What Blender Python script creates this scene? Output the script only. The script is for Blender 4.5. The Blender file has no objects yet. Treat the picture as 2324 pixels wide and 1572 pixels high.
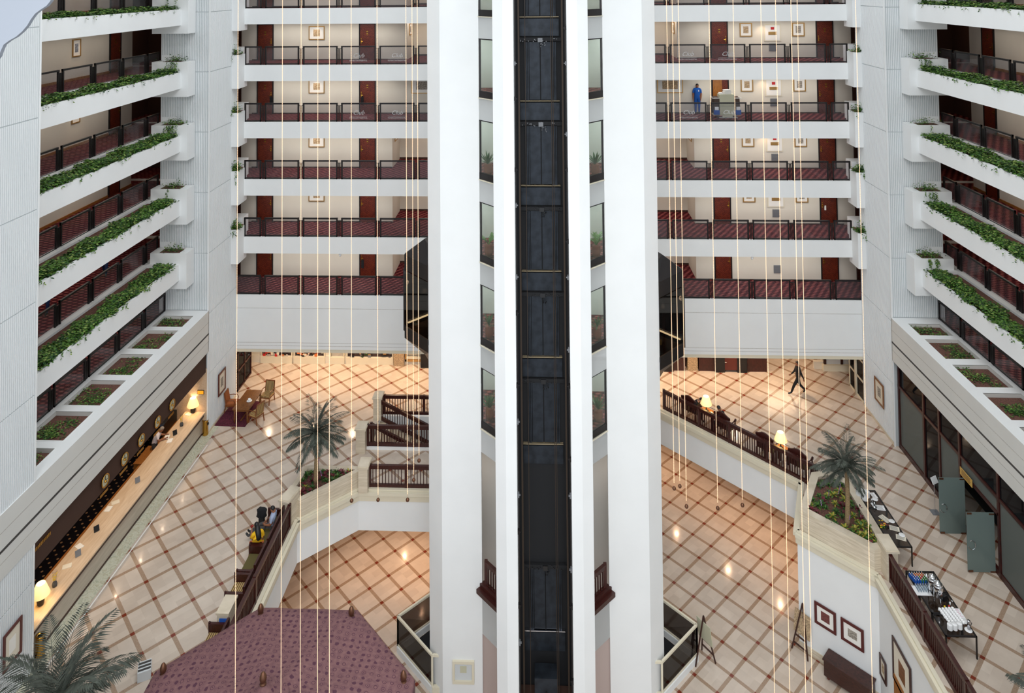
import bpy, math, random
from mathutils import Vector, Matrix
random.seed(7)
sc = bpy.context.scene
C = sc.collection
PI = math.pi
# ---------------------------------------------------------------- camera
FPX, CYP, YAW, PITCH, ROLL = 1632.9088, -93.3034, 0.0412, 0.0338, -0.0085
CAMP = Vector((0.09, 0.0, 22.861))
fw = Vector((-math.sin(YAW)*math.cos(PITCH), math.cos(YAW)*math.cos(PITCH), math.sin(PITCH)))
rt0 = Vector((math.cos(YAW), math.sin(YAW), 0)); up0 = rt0.cross(fw)
rt = rt0*math.cos(ROLL) + up0*math.sin(ROLL); up = up0*math.cos(ROLL) - rt0*math.sin(ROLL)
cd = bpy.data.cameras.new('camera'); cam = bpy.data.objects.new('camera', cd); C.objects.link(cam)
cam.matrix_world = Matrix(((rt.x, up.x, -fw.x, CAMP.x), (rt.y, up.y, -fw.y, CAMP.y), (rt.z, up.z, -fw.z, CAMP.z), (0, 0, 0, 1)))
cd.sensor_fit = 'HORIZONTAL'; cd.sensor_width = 36.0; cd.lens = FPX/2324*36
cd.shift_y = (CYP-786)/2324; cd.clip_start = 0.05; cd.clip_end = 300
sc.camera = cam
# ---------------------------------------------------------------- world, daylight, exposure
w = bpy.data.worlds.new('world'); sc.world = w; w.use_nodes = True
bg = w.node_tree.nodes['Background']; bg.inputs[0].default_value = (0.86, 0.93, 1.0, 1); bg.inputs[1].default_value = 1.12
sc.view_settings.view_transform = 'Standard'; sc.view_settings.look = 'None'
sc.view_settings.exposure = 0.0; sc.view_settings.gamma = 1.0; sc.view_settings.use_curve_mapping = False

def area(name, loc, sx, sy, e, col=(1, 1, 1), rot=(0, 0, 0)):
    l = bpy.data.lights.new(name, 'AREA'); l.shape = 'RECTANGLE'; l.size = sx; l.size_y = sy; l.energy = e; l.color = col
    o = bpy.data.objects.new(name, l); C.objects.link(o); o.location = loc; o.rotation_euler = rot
    return o
def spot(name, loc, e, col, size=1.2, rad=0.05, blend=0.8, rot=(0, 0, 0)):
    l = bpy.data.lights.new(name, 'SPOT'); l.energy = e; l.color = col; l.spot_size = size; l.spot_blend = blend; l.shadow_soft_size = rad
    o = bpy.data.objects.new(name, l); C.objects.link(o); o.location = loc; o.rotation_euler = rot
    return o
def point(name, loc, e, col, rad=0.1):
    l = bpy.data.lights.new(name, 'POINT'); l.energy = e; l.color = col; l.shadow_soft_size = rad
    o = bpy.data.objects.new(name, l); C.objects.link(o); o.location = loc
    return o
area('skylight', (0, 27, 37), 20, 26, 5200, (0.97, 0.99, 1.0))
area('front_fill', (0, -7, 30), 18, 10, 1280, (0.99, 0.995, 1.0), (0.97, 0, 0)).data.spread = 1.15  # unseen area lamp added behind the camera to brighten tower and slab fronts

# a point of the photograph on a plane of the building
def F(x, y, X=None, Y=None, Z=None):
    d = fw*FPX + rt*(x-1162) - up*(y-CYP)
    if X is not None: t = (X-CAMP.x)/d.x
    elif Y is not None: t = (Y-CAMP.y)/d.y
    else: t = (Z-CAMP.z)/d.z
    return CAMP + d*t
def ZK(k): return 21.556 - 3.2*k
H2 = -4.675
ORD = {-1: 'topmost', 0: 'first', 1: 'second', 2: 'third', 3: 'fourth', 4: 'fifth', 5: 'lowest'}
SIDE = {-1: 'left', 1: 'right'}
# ---------------------------------------------------------------- materials
def lin(c):
    return tuple(((v/255.0+0.055)/1.055)**2.4 if v > 10 else v/255/12.92 for v in c)+(1,)
MATS = {}
def mat(name, col, rough=0.6, metal=0.0, spec=0.5, noise=0, nscale=8, namp=0.08, bump=0, emit=None, es=0, coat=0):
    m = bpy.data.materials.new(name); m.use_nodes = True; nt = m.node_tree; b = nt.nodes['Principled BSDF']
    c = lin(col); b.inputs['Base Color'].default_value = c
    b.inputs['Roughness'].default_value = rough; b.inputs['Metallic'].default_value = metal
    b.inputs['Specular IOR Level'].default_value = spec
    if coat: b.inputs['Coat Weight'].default_value = coat
    if noise:
        tc = nt.nodes.new('ShaderNodeTexCoord'); nz = nt.nodes.new('ShaderNodeTexNoise'); nz.inputs['Scale'].default_value = nscale
        nz.inputs['Detail'].default_value = 4
        cr = nt.nodes.new('ShaderNodeValToRGB')
        cr.color_ramp.elements[0].color = tuple(v*(1-namp*2) for v in c[:3])+(1,); cr.color_ramp.elements[1].color = tuple(min(1, v*(1+namp)) for v in c[:3])+(1,)
        cr.color_ramp.elements[0].position = 0.3; cr.color_ramp.elements[1].position = 0.7
        nt.links.new(tc.outputs['Object'], nz.inputs['Vector']); nt.links.new(nz.outputs['Fac'], cr.inputs['Fac']); nt.links.new(cr.outputs['Color'], b.inputs['Base Color'])
        if bump:
            bp = nt.nodes.new('ShaderNodeBump'); bp.inputs['Strength'].default_value = bump; nt.links.new(nz.outputs['Fac'], bp.inputs['Height']); nt.links.new(bp.outputs['Normal'], b.inputs['Normal'])
    if emit:
        b.inputs['Emission Color'].default_value = lin(emit); b.inputs['Emission Strength'].default_value = es
    MATS[name] = m
    return m
def mth(nt, op, a, b=None, c=None):
    n = nt.nodes.new('ShaderNodeMath'); n.operation = op
    for i, v in enumerate((a, b, c)):
        if v is None: continue
        if isinstance(v, (int, float)): n.inputs[i].default_value = v
        else: nt.links.new(v, n.inputs[i])
    return n.outputs[0]
def mixc(nt, f, a, b):
    n = nt.nodes.new('ShaderNodeMix'); n.data_type = 'RGBA'
    if isinstance(f, (int, float)): n.inputs[0].default_value = f
    else: nt.links.new(f, n.inputs[0])
    for i, v in ((6, a), (7, b)):
        if isinstance(v, tuple): n.inputs[i].default_value = v
        else: nt.links.new(v, n.inputs[i])
    return n.outputs[2]
def start(name, rough=0.5, spec=0.5):
    m = bpy.data.materials.new(name); m.use_nodes = True; nt = m.node_tree; b = nt.nodes['Principled BSDF']
    b.inputs['Roughness'].default_value = rough; b.inputs['Specular IOR Level'].default_value = spec
    tc = nt.nodes.new('ShaderNodeTexCoord'); MATS[name] = m
    return m, nt, b, tc
def noise(nt, vec, scale, detail=4, dist=0, rough=0.5):
    n = nt.nodes.new('ShaderNodeTexNoise'); n.inputs['Scale'].default_value = scale; n.inputs['Detail'].default_value = detail
    n.inputs['Distortion'].default_value = dist; n.inputs['Roughness'].default_value = rough
    if vec is not None: nt.links.new(vec, n.inputs['Vector'])
    return n.outputs['Fac']
def ramp(nt, f, stops):
    n = nt.nodes.new('ShaderNodeValToRGB'); nt.links.new(f, n.inputs['Fac']); e = n.color_ramp.elements
    while len(e) < len(stops): e.new(0.5)
    for i, (p, c) in enumerate(stops): e[i].position = p; e[i].color = c if len(c) == 4 else lin(c)
    return n.outputs['Color']
def scaled(nt, vec, s, rot=(0, 0, 0), loc=(0, 0, 0)):
    n = nt.nodes.new('ShaderNodeMapping'); n.inputs['Scale'].default_value = s; n.inputs['Rotation'].default_value = rot; n.inputs['Location'].default_value = loc
    nt.links.new(vec, n.inputs['Vector']); return n.outputs['Vector']

def marble(name, gx, gy, pitch=1.0363, ang=-0.7835):
    m, nt, b, tc = start(name, 0.16, 0.5)
    sep = nt.nodes.new('ShaderNodeSeparateXYZ'); nt.links.new(tc.outputs['Object'], sep.inputs[0])
    ca, sa = math.cos(ang)/pitch, math.sin(ang)/pitch
    def lincomb(a, c, d):
        return mth(nt, 'ADD', mth(nt, 'MULTIPLY_ADD', sep.outputs[0], a, d), mth(nt, 'MULTIPLY', sep.outputs[1], c))
    i = lincomb(ca, sa, -(gx*ca+gy*sa)+500); j = lincomb(-sa, ca, -(-gx*sa+gy*ca)+500)
    def near(v):
        fr = mth(nt, 'FRACT', mth(nt, 'ADD', v, 0.5)); return mth(nt, 'LESS_THAN', mth(nt, 'ABSOLUTE', mth(nt, 'SUBTRACT', fr, 0.5)), 0.068)
    a = near(i); c = near(j); both = mth(nt, 'MULTIPLY', a, c); anyb = mth(nt, 'MAXIMUM', a, c)
    # field: cream marble in quarter tiles
    cell = nt.nodes.new('ShaderNodeCombineXYZ')
    nt.links.new(mth(nt, 'FLOOR', mth(nt, 'MULTIPLY', i, 3)), cell.inputs[0]); nt.links.new(mth(nt, 'FLOOR', mth(nt, 'MULTIPLY', j, 2)), cell.inputs[1])
    wn = nt.nodes.new('ShaderNodeTexWhiteNoise'); wn.noise_dimensions = '3D'; nt.links.new(cell.outputs[0], wn.inputs['Vector'])
    big = noise(nt, tc.outputs['Object'], 1.7, 6, 0.6)
    f = mth(nt, 'ADD', mth(nt, 'MULTIPLY', wn.outputs['Value'], 0.35), mth(nt, 'MULTIPLY', big, 0.65))
    field = ramp(nt, f, [(0.2, (194, 178, 163)), (0.75, (214, 199, 184))])
    vein = noise(nt, tc.outputs['Object'], 7, 8, 3.5, 0.65)
    band = ramp(nt, vein, [(0.3, (136, 112, 92)), (0.48, (176, 152, 130)), (0.52, (150, 122, 100)), (0.7, (192, 170, 148))])
    red = ramp(nt, vein, [(0.3, (104, 40, 26)), (0.7, (140, 62, 42))])
    col = mixc(nt, both, mixc(nt, anyb, field, band), red)
    nt.links.new(col, b.inputs['Base Color'])
    b.inputs['Coat Weight'].default_value = 0.25; b.inputs['Coat Roughness'].default_value = 0.05
    return m
# one lattice per floor
marble('marble_lobby', 10.29, 41.80); marble('marble_lower', 6.60, 37.90)

mat('white_paint', (236, 238, 238), 0.75, spec=0.2, noise=1, nscale=0.8, namp=0.012)
mat('rib_white', (232, 235, 236), 0.7, spec=0.2)
mat('rib_groove', (190, 196, 198), 0.9, spec=0.1)
mat('panel_grey', (214, 213, 208), 0.8, spec=0.2, noise=1, nscale=1, namp=0.015)
mat('cream_wall', (226, 220, 206), 0.8, spec=0.2, noise=1, nscale=0.7, namp=0.02)
mat('cream_trim', (224, 216, 194), 0.6, spec=0.3)
mat('ceiling_paint', (222, 216, 206), 0.85, spec=0.1)
mat('grey_line', (64, 62, 60), 0.8)
mat('fascia_brown', (72, 52, 44), 0.75, spec=0.2)
mat('black_metal', (30, 26, 27), 0.4, 0.3)
mat('dark_metal', (44, 50, 58), 0.5, 0.5, noise=1, nscale=3, namp=0.25)
mat('shaft_black', (22, 23, 26), 0.8)
mat('rail_rust', (60, 48, 38), 0.6, 0.3)
mat('sill_metal', (150, 136, 110), 0.5, 0.4)
mat('steel', (200, 200, 205), 0.15, 1.0)
mat('chrome', (225, 228, 232), 0.06, 1.0)
mat('brass', (196, 150, 70), 0.25, 1.0)
mat('bronze', (120, 84, 64), 0.42, 0.8)
mat('gold_frame', (190, 150, 92), 0.4, 0.7)
mat('paper_white', (238, 236, 230), 0.8)
mat('paper_cream', (226, 218, 200), 0.8)
mat('art_grey', (168, 160, 148), 0.8, noise=1, nscale=22, namp=0.35)
mat('art_blue', (132, 140, 156), 0.8, noise=1, nscale=14, namp=0.35)
mat('art_tan', (190, 164, 130), 0.8, noise=1, nscale=18, namp=0.3)
mat('art_red', (118, 66, 62), 0.8, noise=1, nscale=18, namp=0.2)
mat('mahogany_frame', (84, 30, 28), 0.4)
mat('pink_wall', (190, 172, 166), 0.8)
mat('soil', (112, 76, 64), 0.95, noise=1, nscale=18, namp=0.25, bump=0.4)
mat('plastic_white', (240, 240, 240), 0.35)
mat('plastic_black', (22, 22, 24), 0.4)
mat('plastic_grey', (120, 122, 126), 0.5)
mat('red_plastic', (190, 36, 38), 0.4)
mat('green_plastic', (70, 140, 60), 0.4)
mat('blue_plastic', (30, 84, 170), 0.4)
mat('yellow', (236, 200, 30), 0.5)
mat('magenta', (200, 60, 140), 0.5)
mat('orange', (214, 120, 60), 0.6)
mat('amber', (230, 150, 30), 0.4, emit=(255, 170, 40), es=0.6)
mat('screen', (120, 170, 220), 0.3, emit=(150, 195, 240), es=0.9)
mat('lamp_shade', (255, 236, 190), 0.8, emit=(255, 222, 140), es=0.8)
mat('bulb_glow', (255, 240, 200), 0.5, emit=(255, 226, 170), es=9)
mat('strip_glow', (255, 240, 210), 0.5, emit=(255, 226, 170), es=6)
mat('downlight_glow', (255, 240, 210), 0.5, emit=(255, 226, 180), es=40)
for n in ('bulb_glow', 'lamp_shade', 'amber', 'screen', 'strip_glow', 'downlight_glow'): MATS[n].cycles.emission_sampling = 'NONE'
mat('bead', (255, 230, 205), 0.5, emit=(255, 206, 150), es=1.2); MATS['bead'].cycles.emission_sampling = 'NONE'
mat('bead_cable', (222, 170, 140), 0.6)
mat('leaf_dark', (38, 74, 32), 0.5, spec=0.4)
mat('leaf_mid', (78, 118, 44), 0.5, spec=0.4)
mat('leaf_light', (128, 150, 76), 0.5, spec=0.4)
mat('leaf_red', (104, 34, 44), 0.5)
mat('leaf_yellow', (170, 160, 60), 0.5)
mat('palm_leaf', (70, 76, 66), 0.65, noise=1, nscale=6, namp=0.25)
mat('palm_leaf_dark', (46, 52, 48), 0.7)
mat('palm_trunk', (150, 126, 92), 0.85, noise=1, nscale=30, namp=0.2, bump=0.5)
mat('terracotta', (138, 70, 58), 0.6)
mat('flower_purple', (170, 120, 190), 0.6)
mat('skin', (150, 100, 72), 0.6); mat('skin_pale', (196, 150, 124), 0.6)
mat('hair', (18, 14, 14), 0.5); mat('hair_grey', (150, 140, 130), 0.7)
mat('eye_white', (235, 235, 235), 0.3)
mat('lips', (130, 66, 60), 0.5)
mat('cloth_blue', (14, 86, 172), 0.85); mat('cloth_black', (20, 20, 24), 0.9); mat('cloth_white', (222, 216, 222), 0.85)
mat('cloth_denim', (24, 46, 92), 0.9); mat('cloth_grey', (72, 72, 74), 0.9); mat('cloth_yellow', (226, 176, 20), 0.85)
mat('cloth_lightblue', (158, 170, 196), 0.85); mat('cloth_tie', (84, 44, 72), 0.8); mat('cloth_orange', (206, 110, 70), 0.85, noise=1, nscale=9, namp=0.3); mat('cloth_green', (110, 140, 40), 0.85)
mat('shoe_black', (14, 13, 14), 0.3)
mat('olive_seat', (92, 82, 42), 0.85); mat('orange_seat', (150, 84, 40), 0.8)
mat('rug_purple', (92, 26, 48), 0.95, noise=1, nscale=14, namp=0.35)
mat('sign_yellow', (206, 164, 84), 0.6); mat('frosted_white', (208, 212, 214), 0.5)
mat('foam_grey', (196, 200, 202), 0.7)
mat('blur_grey', (150, 156, 166), 0.8)
mat('cart_beige', (196, 194, 168), 0.7); mat('cart_bag', (76, 60, 52), 0.8)
mat('step_stone', (214, 196, 170), 0.4, noise=1, nscale=5, namp=0.06)
mat('lounge_red', (96, 40, 30), 0.7)

def wood(name, c1, c2, scale=(3, 3, 18), rough=0.35, rot=(0, 0, 0)):
    m, nt, b, tc = start(name, rough, 0.5)
    v = scaled(nt, tc.outputs['Object'], scale, rot); n = noise(nt, v, 2.2, 6, 1.5)
    nt.links.new(ramp(nt, n, [(0.3, c1), (0.7, c2)]), b.inputs['Base Color'])
wood('dark_wood', (40, 14, 12), (72, 28, 22), (9, 9, 1.5))
wood('table_wood', (96, 54, 22), (140, 88, 40), (8, 2, 8))
wood('chair_wood', (106, 56, 26), (146, 86, 44), (9, 9, 2))
wood('orange_wood', (140, 84, 36), (176, 116, 56), (9, 9, 2))
wood('chest_wood', (44, 24, 20), (74, 40, 32), (3, 3, 12))

# chevron door panels
m, nt, b, tc = start('door_wood', 0.3, 0.5)
sep = nt.nodes.new('ShaderNodeSeparateXYZ'); nt.links.new(tc.outputs['Generated'], sep.inputs[0])
d = mth(nt, 'ABSOLUTE', mth(nt, 'SUBTRACT', sep.outputs[0], 0.5))
v = mth(nt, 'SINE', mth(nt, 'MULTIPLY', mth(nt, 'SUBTRACT', mth(nt, 'MULTIPLY', sep.outputs[2], 2.0), d), 62.0))
n = noise(nt, scaled(nt, tc.outputs['Object'], (3, 3, 3)), 4, 5, 1)
f = mth(nt, 'ADD', mth(nt, 'MULTIPLY', v, 0.16), n)
nt.links.new(ramp(nt, f, [(0.3, (66, 18, 12)), (0.75, (124, 52, 30))]), b.inputs['Base Color'])

# burgundy corridor carpet with pale lozenges
m, nt, b, tc = start('carpet', 0.95, 0.1)
sep = nt.nodes.new('ShaderNodeSeparateXYZ'); nt.links.new(tc.outputs['Object'], sep.inputs[0])
def wv(s, ph, k): return mth(nt, 'SINE', mth(nt, 'MULTIPLY_ADD', s, k, ph))
p = mth(nt, 'MULTIPLY', wv(mth(nt, 'ADD', sep.outputs[0], mth(nt, 'MULTIPLY', sep.outputs[1], 0.6)), 0, 13), wv(mth(nt, 'SUBTRACT', sep.outputs[1], mth(nt, 'MULTIPLY', sep.outputs[0], 0.25)), 0.7, 19))
f = mth(nt, 'ADD', p, mth(nt, 'MULTIPLY', mth(nt, 'SUBTRACT', noise(nt, tc.outputs['Object'], 30, 3), 0.5), 1.2))
nt.links.new(ramp(nt, mth(nt, 'MULTIPLY_ADD', f, 0.5, 0.5), [(0.25, (60, 18, 25)), (0.55, (98, 36, 42)), (0.85, (156, 88, 84))]), b.inputs['Base Color'])

# dark reception carpet with gold dots
m, nt, b, tc = start('dot_carpet', 0.95, 0.1)
vo = nt.nodes.new('ShaderNodeTexVoronoi'); vo.inputs['Scale'].default_value = 3.4; vo.inputs['Randomness'].default_value = 0.0
nt.links.new(scaled(nt, tc.outputs['Object'], (1, 1, 1), (0, 0, 0.78)), vo.inputs['Vector'])
nt.links.new(mixc(nt, mth(nt, 'LESS_THAN', vo.outputs['Distance'], 0.16), (0.006, 0.005, 0.008, 1), lin((150, 116, 84))), b.inputs['Base Color'])

# travertine
def travertine(name, c1, c2, sc_=(0.6, 0.6, 9)):
    m, nt, b, tc = start(name, 0.35, 0.5)
    n = noise(nt, scaled(nt, tc.outputs['Object'], sc_), 2.5, 8, 0.4)
    nt.links.new(ramp(nt, n, [(0.3, c1), (0.7, c2)]), b.inputs['Base Color'])
travertine('travertine', (196, 182, 158), (226, 214, 194)); travertine('counter_top', (196, 168, 138), (216, 192, 164), (6, 0.6, 6))
travertine('counter_face', (184, 172, 156), (204, 192, 176), (4, 0.5, 4))
m, nt, b, tc = start('green_marble', 0.12, 0.5)
n = noise(nt, tc.outputs['Object'], 3.2, 9, 2.5, 0.6)
nt.links.new(ramp(nt, n, [(0.35, (176, 178, 154)), (0.5, (214, 212, 192)), (0.56, (184, 180, 152)), (0.75, (220, 216, 200))]), b.inputs['Base Color'])
# striped upholstery
m, nt, b, tc = start('stripe_cloth', 0.85, 0.2)
sep = nt.nodes.new('ShaderNodeSeparateXYZ'); nt.links.new(tc.outputs['Object'], sep.inputs[0])
f = mth(nt, 'GREATER_THAN', mth(nt, 'SINE', mth(nt, 'MULTIPLY', sep.outputs[0], 88)), 0.1)
nt.links.new(mixc(nt, f, lin((196, 164, 108)), lin((88, 70, 52))), b.inputs['Base Color'])
# gazebo canopy cloth: rings and rosettes
m, nt, b, tc = start('canopy_cloth', 0.9, 0.15)
vec = scaled(nt, tc.outputs['Object'], (1, 1, 0.001))
vo = nt.nodes.new('ShaderNodeTexVoronoi'); vo.inputs['Scale'].default_value = 4.6; vo.inputs['Randomness'].default_value = 0.25; nt.links.new(vec, vo.inputs['Vector'])
dd = vo.outputs['Distance']; sp = nt.nodes.new('ShaderNodeSeparateColor'); nt.links.new(vo.outputs['Color'], sp.inputs[0])
rings = mth(nt, 'GREATER_THAN', mth(nt, 'SINE', mth(nt, 'MULTIPLY', dd, 30)), 0.25)
ring = mth(nt, 'MULTIPLY', rings, mth(nt, 'LESS_THAN', dd, 0.44))
flower = mth(nt, 'LESS_THAN', mth(nt, 'ADD', dd, mth(nt, 'MULTIPLY', noise(nt, vec, 22, 2), 0.3)), 0.42)
pick = mth(nt, 'GREATER_THAN', sp.outputs[0], 0.58)
pat = mth(nt, 'ADD', mth(nt, 'MULTIPLY', pick, mth(nt, 'MULTIPLY', flower, 0.85)), mth(nt, 'MULTIPLY', mth(nt, 'SUBTRACT', 1.0, pick), mth(nt, 'MULTIPLY', ring, 0.75)))
base = ramp(nt, noise(nt, vec, 9, 4), [(0.3, (112, 80, 84)), (0.7, (132, 98, 97))])
nt.links.new(mixc(nt, pat, base, lin((78, 48, 64))), b.inputs['Base Color'])
bp = nt.nodes.new('ShaderNodeBump'); bp.inputs['Strength'].default_value = 0.3; nt.links.new(noise(nt, vec, 3, 4), bp.inputs['Height']); nt.links.new(bp.outputs['Normal'], b.inputs['Normal'])

def glass(name, tint, gloss=0.12, rough=0.02, op=0.0, opc=(0.5, 0.5, 0.5, 1)):
    m = bpy.data.materials.new(name); m.use_nodes = True; nt = m.node_tree; nt.nodes.clear()
    o = nt.nodes.new('ShaderNodeOutputMaterial'); t = nt.nodes.new('ShaderNodeBsdfTransparent'); t.inputs[0].default_value = tint
    g = nt.nodes.new('ShaderNodeBsdfGlossy'); g.inputs['Roughness'].default_value = rough
    lw = nt.nodes.new('ShaderNodeLayerWeight')
    f = mth(nt, 'MULTIPLY_ADD', mth(nt, 'POWER', lw.outputs['Facing'], 4.0), 0.45, gloss*0.3)
    mx = nt.nodes.new('ShaderNodeMixShader'); nt.links.new(f, mx.inputs[0]); nt.links.new(t.outputs[0], mx.inputs[1]); nt.links.new(g.outputs[0], mx.inputs[2])
    last = mx.outputs[0]
    if op:
        df = nt.nodes.new('ShaderNodeBsdfDiffuse'); df.inputs[0].default_value = opc
        m2 = nt.nodes.new('ShaderNodeMixShader'); m2.inputs[0].default_value = op; nt.links.new(last, m2.inputs[1]); nt.links.new(df.outputs[0], m2.inputs[2]); last = m2.outputs[0]
    nt.links.new(last, o.inputs[0]); MATS[name] = m
glass('glass_clear', (0.90, 0.90, 0.91, 1), 0.05, op=0.04, opc=(0.4, 0.42, 0.45, 1))
glass('glass_smoke', (0.34, 0.33, 0.33, 1), 0.2)
glass('glass_green', (0.88, 0.92, 0.88, 1), 0.05, op=0.08, opc=(0.4, 0.44, 0.38, 1))
glass('glass_dark', (0.1, 0.1, 0.1, 1), 0.25, op=0.6, opc=(0.012, 0.012, 0.014, 1))
glass('glass_door', (0.40, 0.46, 0.44, 1), 0.2, rough=0.2, op=0.55, opc=(0.25, 0.32, 0.30, 1))
glass('glass_panel', (0.30, 0.32, 0.30, 1), 0.3, op=0.72, opc=(0.17, 0.185, 0.17, 1))
glass('glass_etch', (0.9, 0.9, 0.9, 1), 0.1, op=0.45, opc=(0.8, 0.8, 0.8, 1))
glass('glass_table', (0.42, 0.37, 0.34, 1), 0.15)
glass('tumbler_glass', (0.8, 0.86, 0.9, 1), 0.3, op=0.2, opc=(0.5, 0.55, 0.6, 1))
# ---------------------------------------------------------------- mesh helpers
class MB:
    def __init__(s): s.v = []; s.f = []; s.m = []; s.mi = 0
    def add(s, vs, fs):
        o = len(s.v); s.v += [tuple(p) for p in vs]; s.f += [tuple(i+o for i in f) for f in fs]; s.m += [s.mi]*len(fs); return s
    def mat(s, i): s.mi = i; return s
    def box(s, x0, x1, y0, y1, z0, z1):
        x0, x1 = min(x0, x1), max(x0, x1); y0, y1 = min(y0, y1), max(y0, y1); z0, z1 = min(z0, z1), max(z0, z1)
        return s.add([(x0, y0, z0), (x1, y0, z0), (x1, y1, z0), (x0, y1, z0), (x0, y0, z1), (x1, y0, z1), (x1, y1, z1), (x0, y1, z1)],
                     [(0, 3, 2, 1), (4, 5, 6, 7), (0, 1, 5, 4), (1, 2, 6, 5), (2, 3, 7, 6), (3, 0, 4, 7)])
    def cbox(s, c, sz, rot=0, tilt=None):
        R = Matrix.Rotation(rot, 3, 'Z')
        if tilt: R = R @ Matrix.Rotation(tilt[1], 3, tilt[0])
        vs = [Vector(c)+R @ Vector((a*sz[0]/2, b*sz[1]/2, d*sz[2]/2)) for d in (-1, 1) for a, b in ((-1, -1), (1, -1), (1, 1), (-1, 1))]
        return s.add(vs, [(0, 3, 2, 1), (4, 5, 6, 7), (0, 1, 5, 4), (1, 2, 6, 5), (2, 3, 7, 6), (3, 0, 4, 7)])
    def bar(s, a, b, w, h):        # beam from a to b, w across, h in the remaining direction
        a, b = Vector(a), Vector(b); d = (b-a).normalized()
        u = Vector((0, 0, 1)) if abs(d.z) < 0.95 else Vector((0, 1, 0))
        r = d.cross(u).normalized()*w/2; t = r.cross(d).normalized()*h/2
        vs = [q+r*i+t*j for q in (a, b) for i, j in ((-1, -1), (1, -1), (1, 1), (-1, 1))]
        return s.add(vs, [(0, 1, 2, 3), (7, 6, 5, 4), (0, 4, 5, 1), (1, 5, 6, 2), (2, 6, 7, 3), (3, 7, 4, 0)])
    def prism(s, poly, z0, z1):
        n = len(poly); a = sum(poly[i][0]*poly[(i+1) % n][1]-poly[(i+1) % n][0]*poly[i][1] for i in range(n))
        if a < 0: poly = poly[::-1]
        vs = [(p[0], p[1], z0) for p in poly]+[(p[0], p[1], z1) for p in poly]
        return s.add(vs, [tuple(range(n))[::-1], tuple(range(n, 2*n))]+[(i, (i+1) % n, n+(i+1) % n, n+i) for i in range(n)])
    def lathe(s, c, prof, n=16, axis=None):
        c = Vector(c); ax = Vector(axis).normalized() if axis else Vector((0, 0, 1))
        q = Vector((0, 0, 1)).rotation_difference(ax); vs = []; fs = []
        for r, z in prof:
            for k in range(n): vs.append(c+q @ Vector((r*math.cos(2*PI*k/n), r*math.sin(2*PI*k/n), z)))
        for j in range(len(prof)-1):
            for k in range(n): fs.append((j*n+k, j*n+(k+1) % n, (j+1)*n+(k+1) % n, (j+1)*n+k))
        if prof[0][0] > 1e-5: fs.append(tuple(range(n))[::-1])
        if prof[-1][0] > 1e-5: fs.append(tuple(range((len(prof)-1)*n, len(prof)*n)))
        return s.add(vs, fs)
    def tube(s, pts, r, n=6):
        pts = [Vector(p) for p in pts]; rs = r if isinstance(r, (list, tuple)) else [r]*len(pts); vs = []; fs = []
        for i, p in enumerate(pts):
            d = (pts[min(i+1, len(pts)-1)]-pts[max(i-1, 0)]).normalized(); u = Vector((0, 0, 1)) if abs(d.z) < 0.9 else Vector((1, 0, 0))
            a = d.cross(u).normalized(); b_ = d.cross(a)
            for k in range(n): vs.append(p+(a*math.cos(2*PI*k/n)+b_*math.sin(2*PI*k/n))*rs[i])
        for i in range(len(pts)-1):
            for k in range(n): fs.append((i*n+k, i*n+(k+1) % n, (i+1)*n+(k+1) % n, (i+1)*n+k))
        fs.append(tuple(range(n))[::-1]); fs.append(tuple(range((len(pts)-1)*n, len(pts)*n)))
        return s.add(vs, fs)
    def quad(s, a, b, c, d): return s.add([a, b, c, d], [(0, 1, 2, 3)])
    def leaf(s, base, direc, L, wd, bend=0.3, roll=0, seg=2):
        d = Vector(direc).normalized(); side = d.cross(Vector((0, 0, 1)))
        if side.length < 1e-3: side = Vector((1, 0, 0))
        side = Matrix.Rotation(roll, 3, d) @ side.normalized(); nrm = side.cross(d)
        p0 = Vector(base); vs = [p0]
        for i in range(1, seg+1):
            t = i/(seg+1); c = p0+d*L*t-Vector((0, 0, 1))*bend*L*t*t; wv_ = wd*math.sin(PI*min(0.95, t*0.9+0.08))
            vs += [c-side*wv_/2, c+side*wv_/2]
        vs.append(p0+d*L-Vector((0, 0, 1))*bend*L)
        fs = [(0, 2, 1)]
        for i in range(seg-1): a = 1+2*i; fs.append((a, a+1, a+3, a+2))
        fs.append((2*seg-1, 2*seg, 2*seg+1))
        return s.add(vs, fs)
    def build(s, name, m, parent=None, smooth=False, loc=None, label=None):
        me = bpy.data.meshes.new(name)
        if loc is not None:
            L = Vector(loc); me.from_pydata([tuple(Vector(p)-L) for p in s.v], [], s.f)
        else: me.from_pydata(s.v, [], s.f)
        for q in (m if isinstance(m, (list, tuple)) else [m]): me.materials.append(MATS[q])
        if any(s.m): me.polygons.foreach_set('material_index', s.m)
        if smooth: me.polygons.foreach_set('use_smooth', [True]*len(s.f))
        me.update(); o = bpy.data.objects.new(name, me); C.objects.link(o)
        if loc is not None: o.location = loc
        if parent is not None:
            o.parent = parent
        if label: o['label'] = label
        return o
def tag(o, label, cat=None, group=None, kind=None):
    if label: o['label'] = label
    if cat: o['category'] = cat
    if group: o['group'] = group
    if kind: o['kind'] = kind
    return o
def thing(name, label, cat, loc=(0, 0, 0), rot=0, group=None, scale=1):
    o = bpy.data.objects.new(name, None); C.objects.link(o); o.empty_display_size = 0.1
    o.location = loc; o.rotation_euler = (0, 0, rot); o.scale = (scale,)*3
    return tag(o, label, cat, group)
def dup(o, parent=None):
    c = o.copy(); C.objects.link(c); c.parent = parent
    for ch in list(o.children): dup(ch, c)
    return c
def place(o, loc, rot=0, label=None, group=None, scale=None):
    c = dup(o); c.location = loc; c.rotation_euler = (0, 0, rot)
    if scale: c.scale = (scale,)*3
    if label: c['label'] = label
    if group: c['group'] = group
    return c
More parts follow.
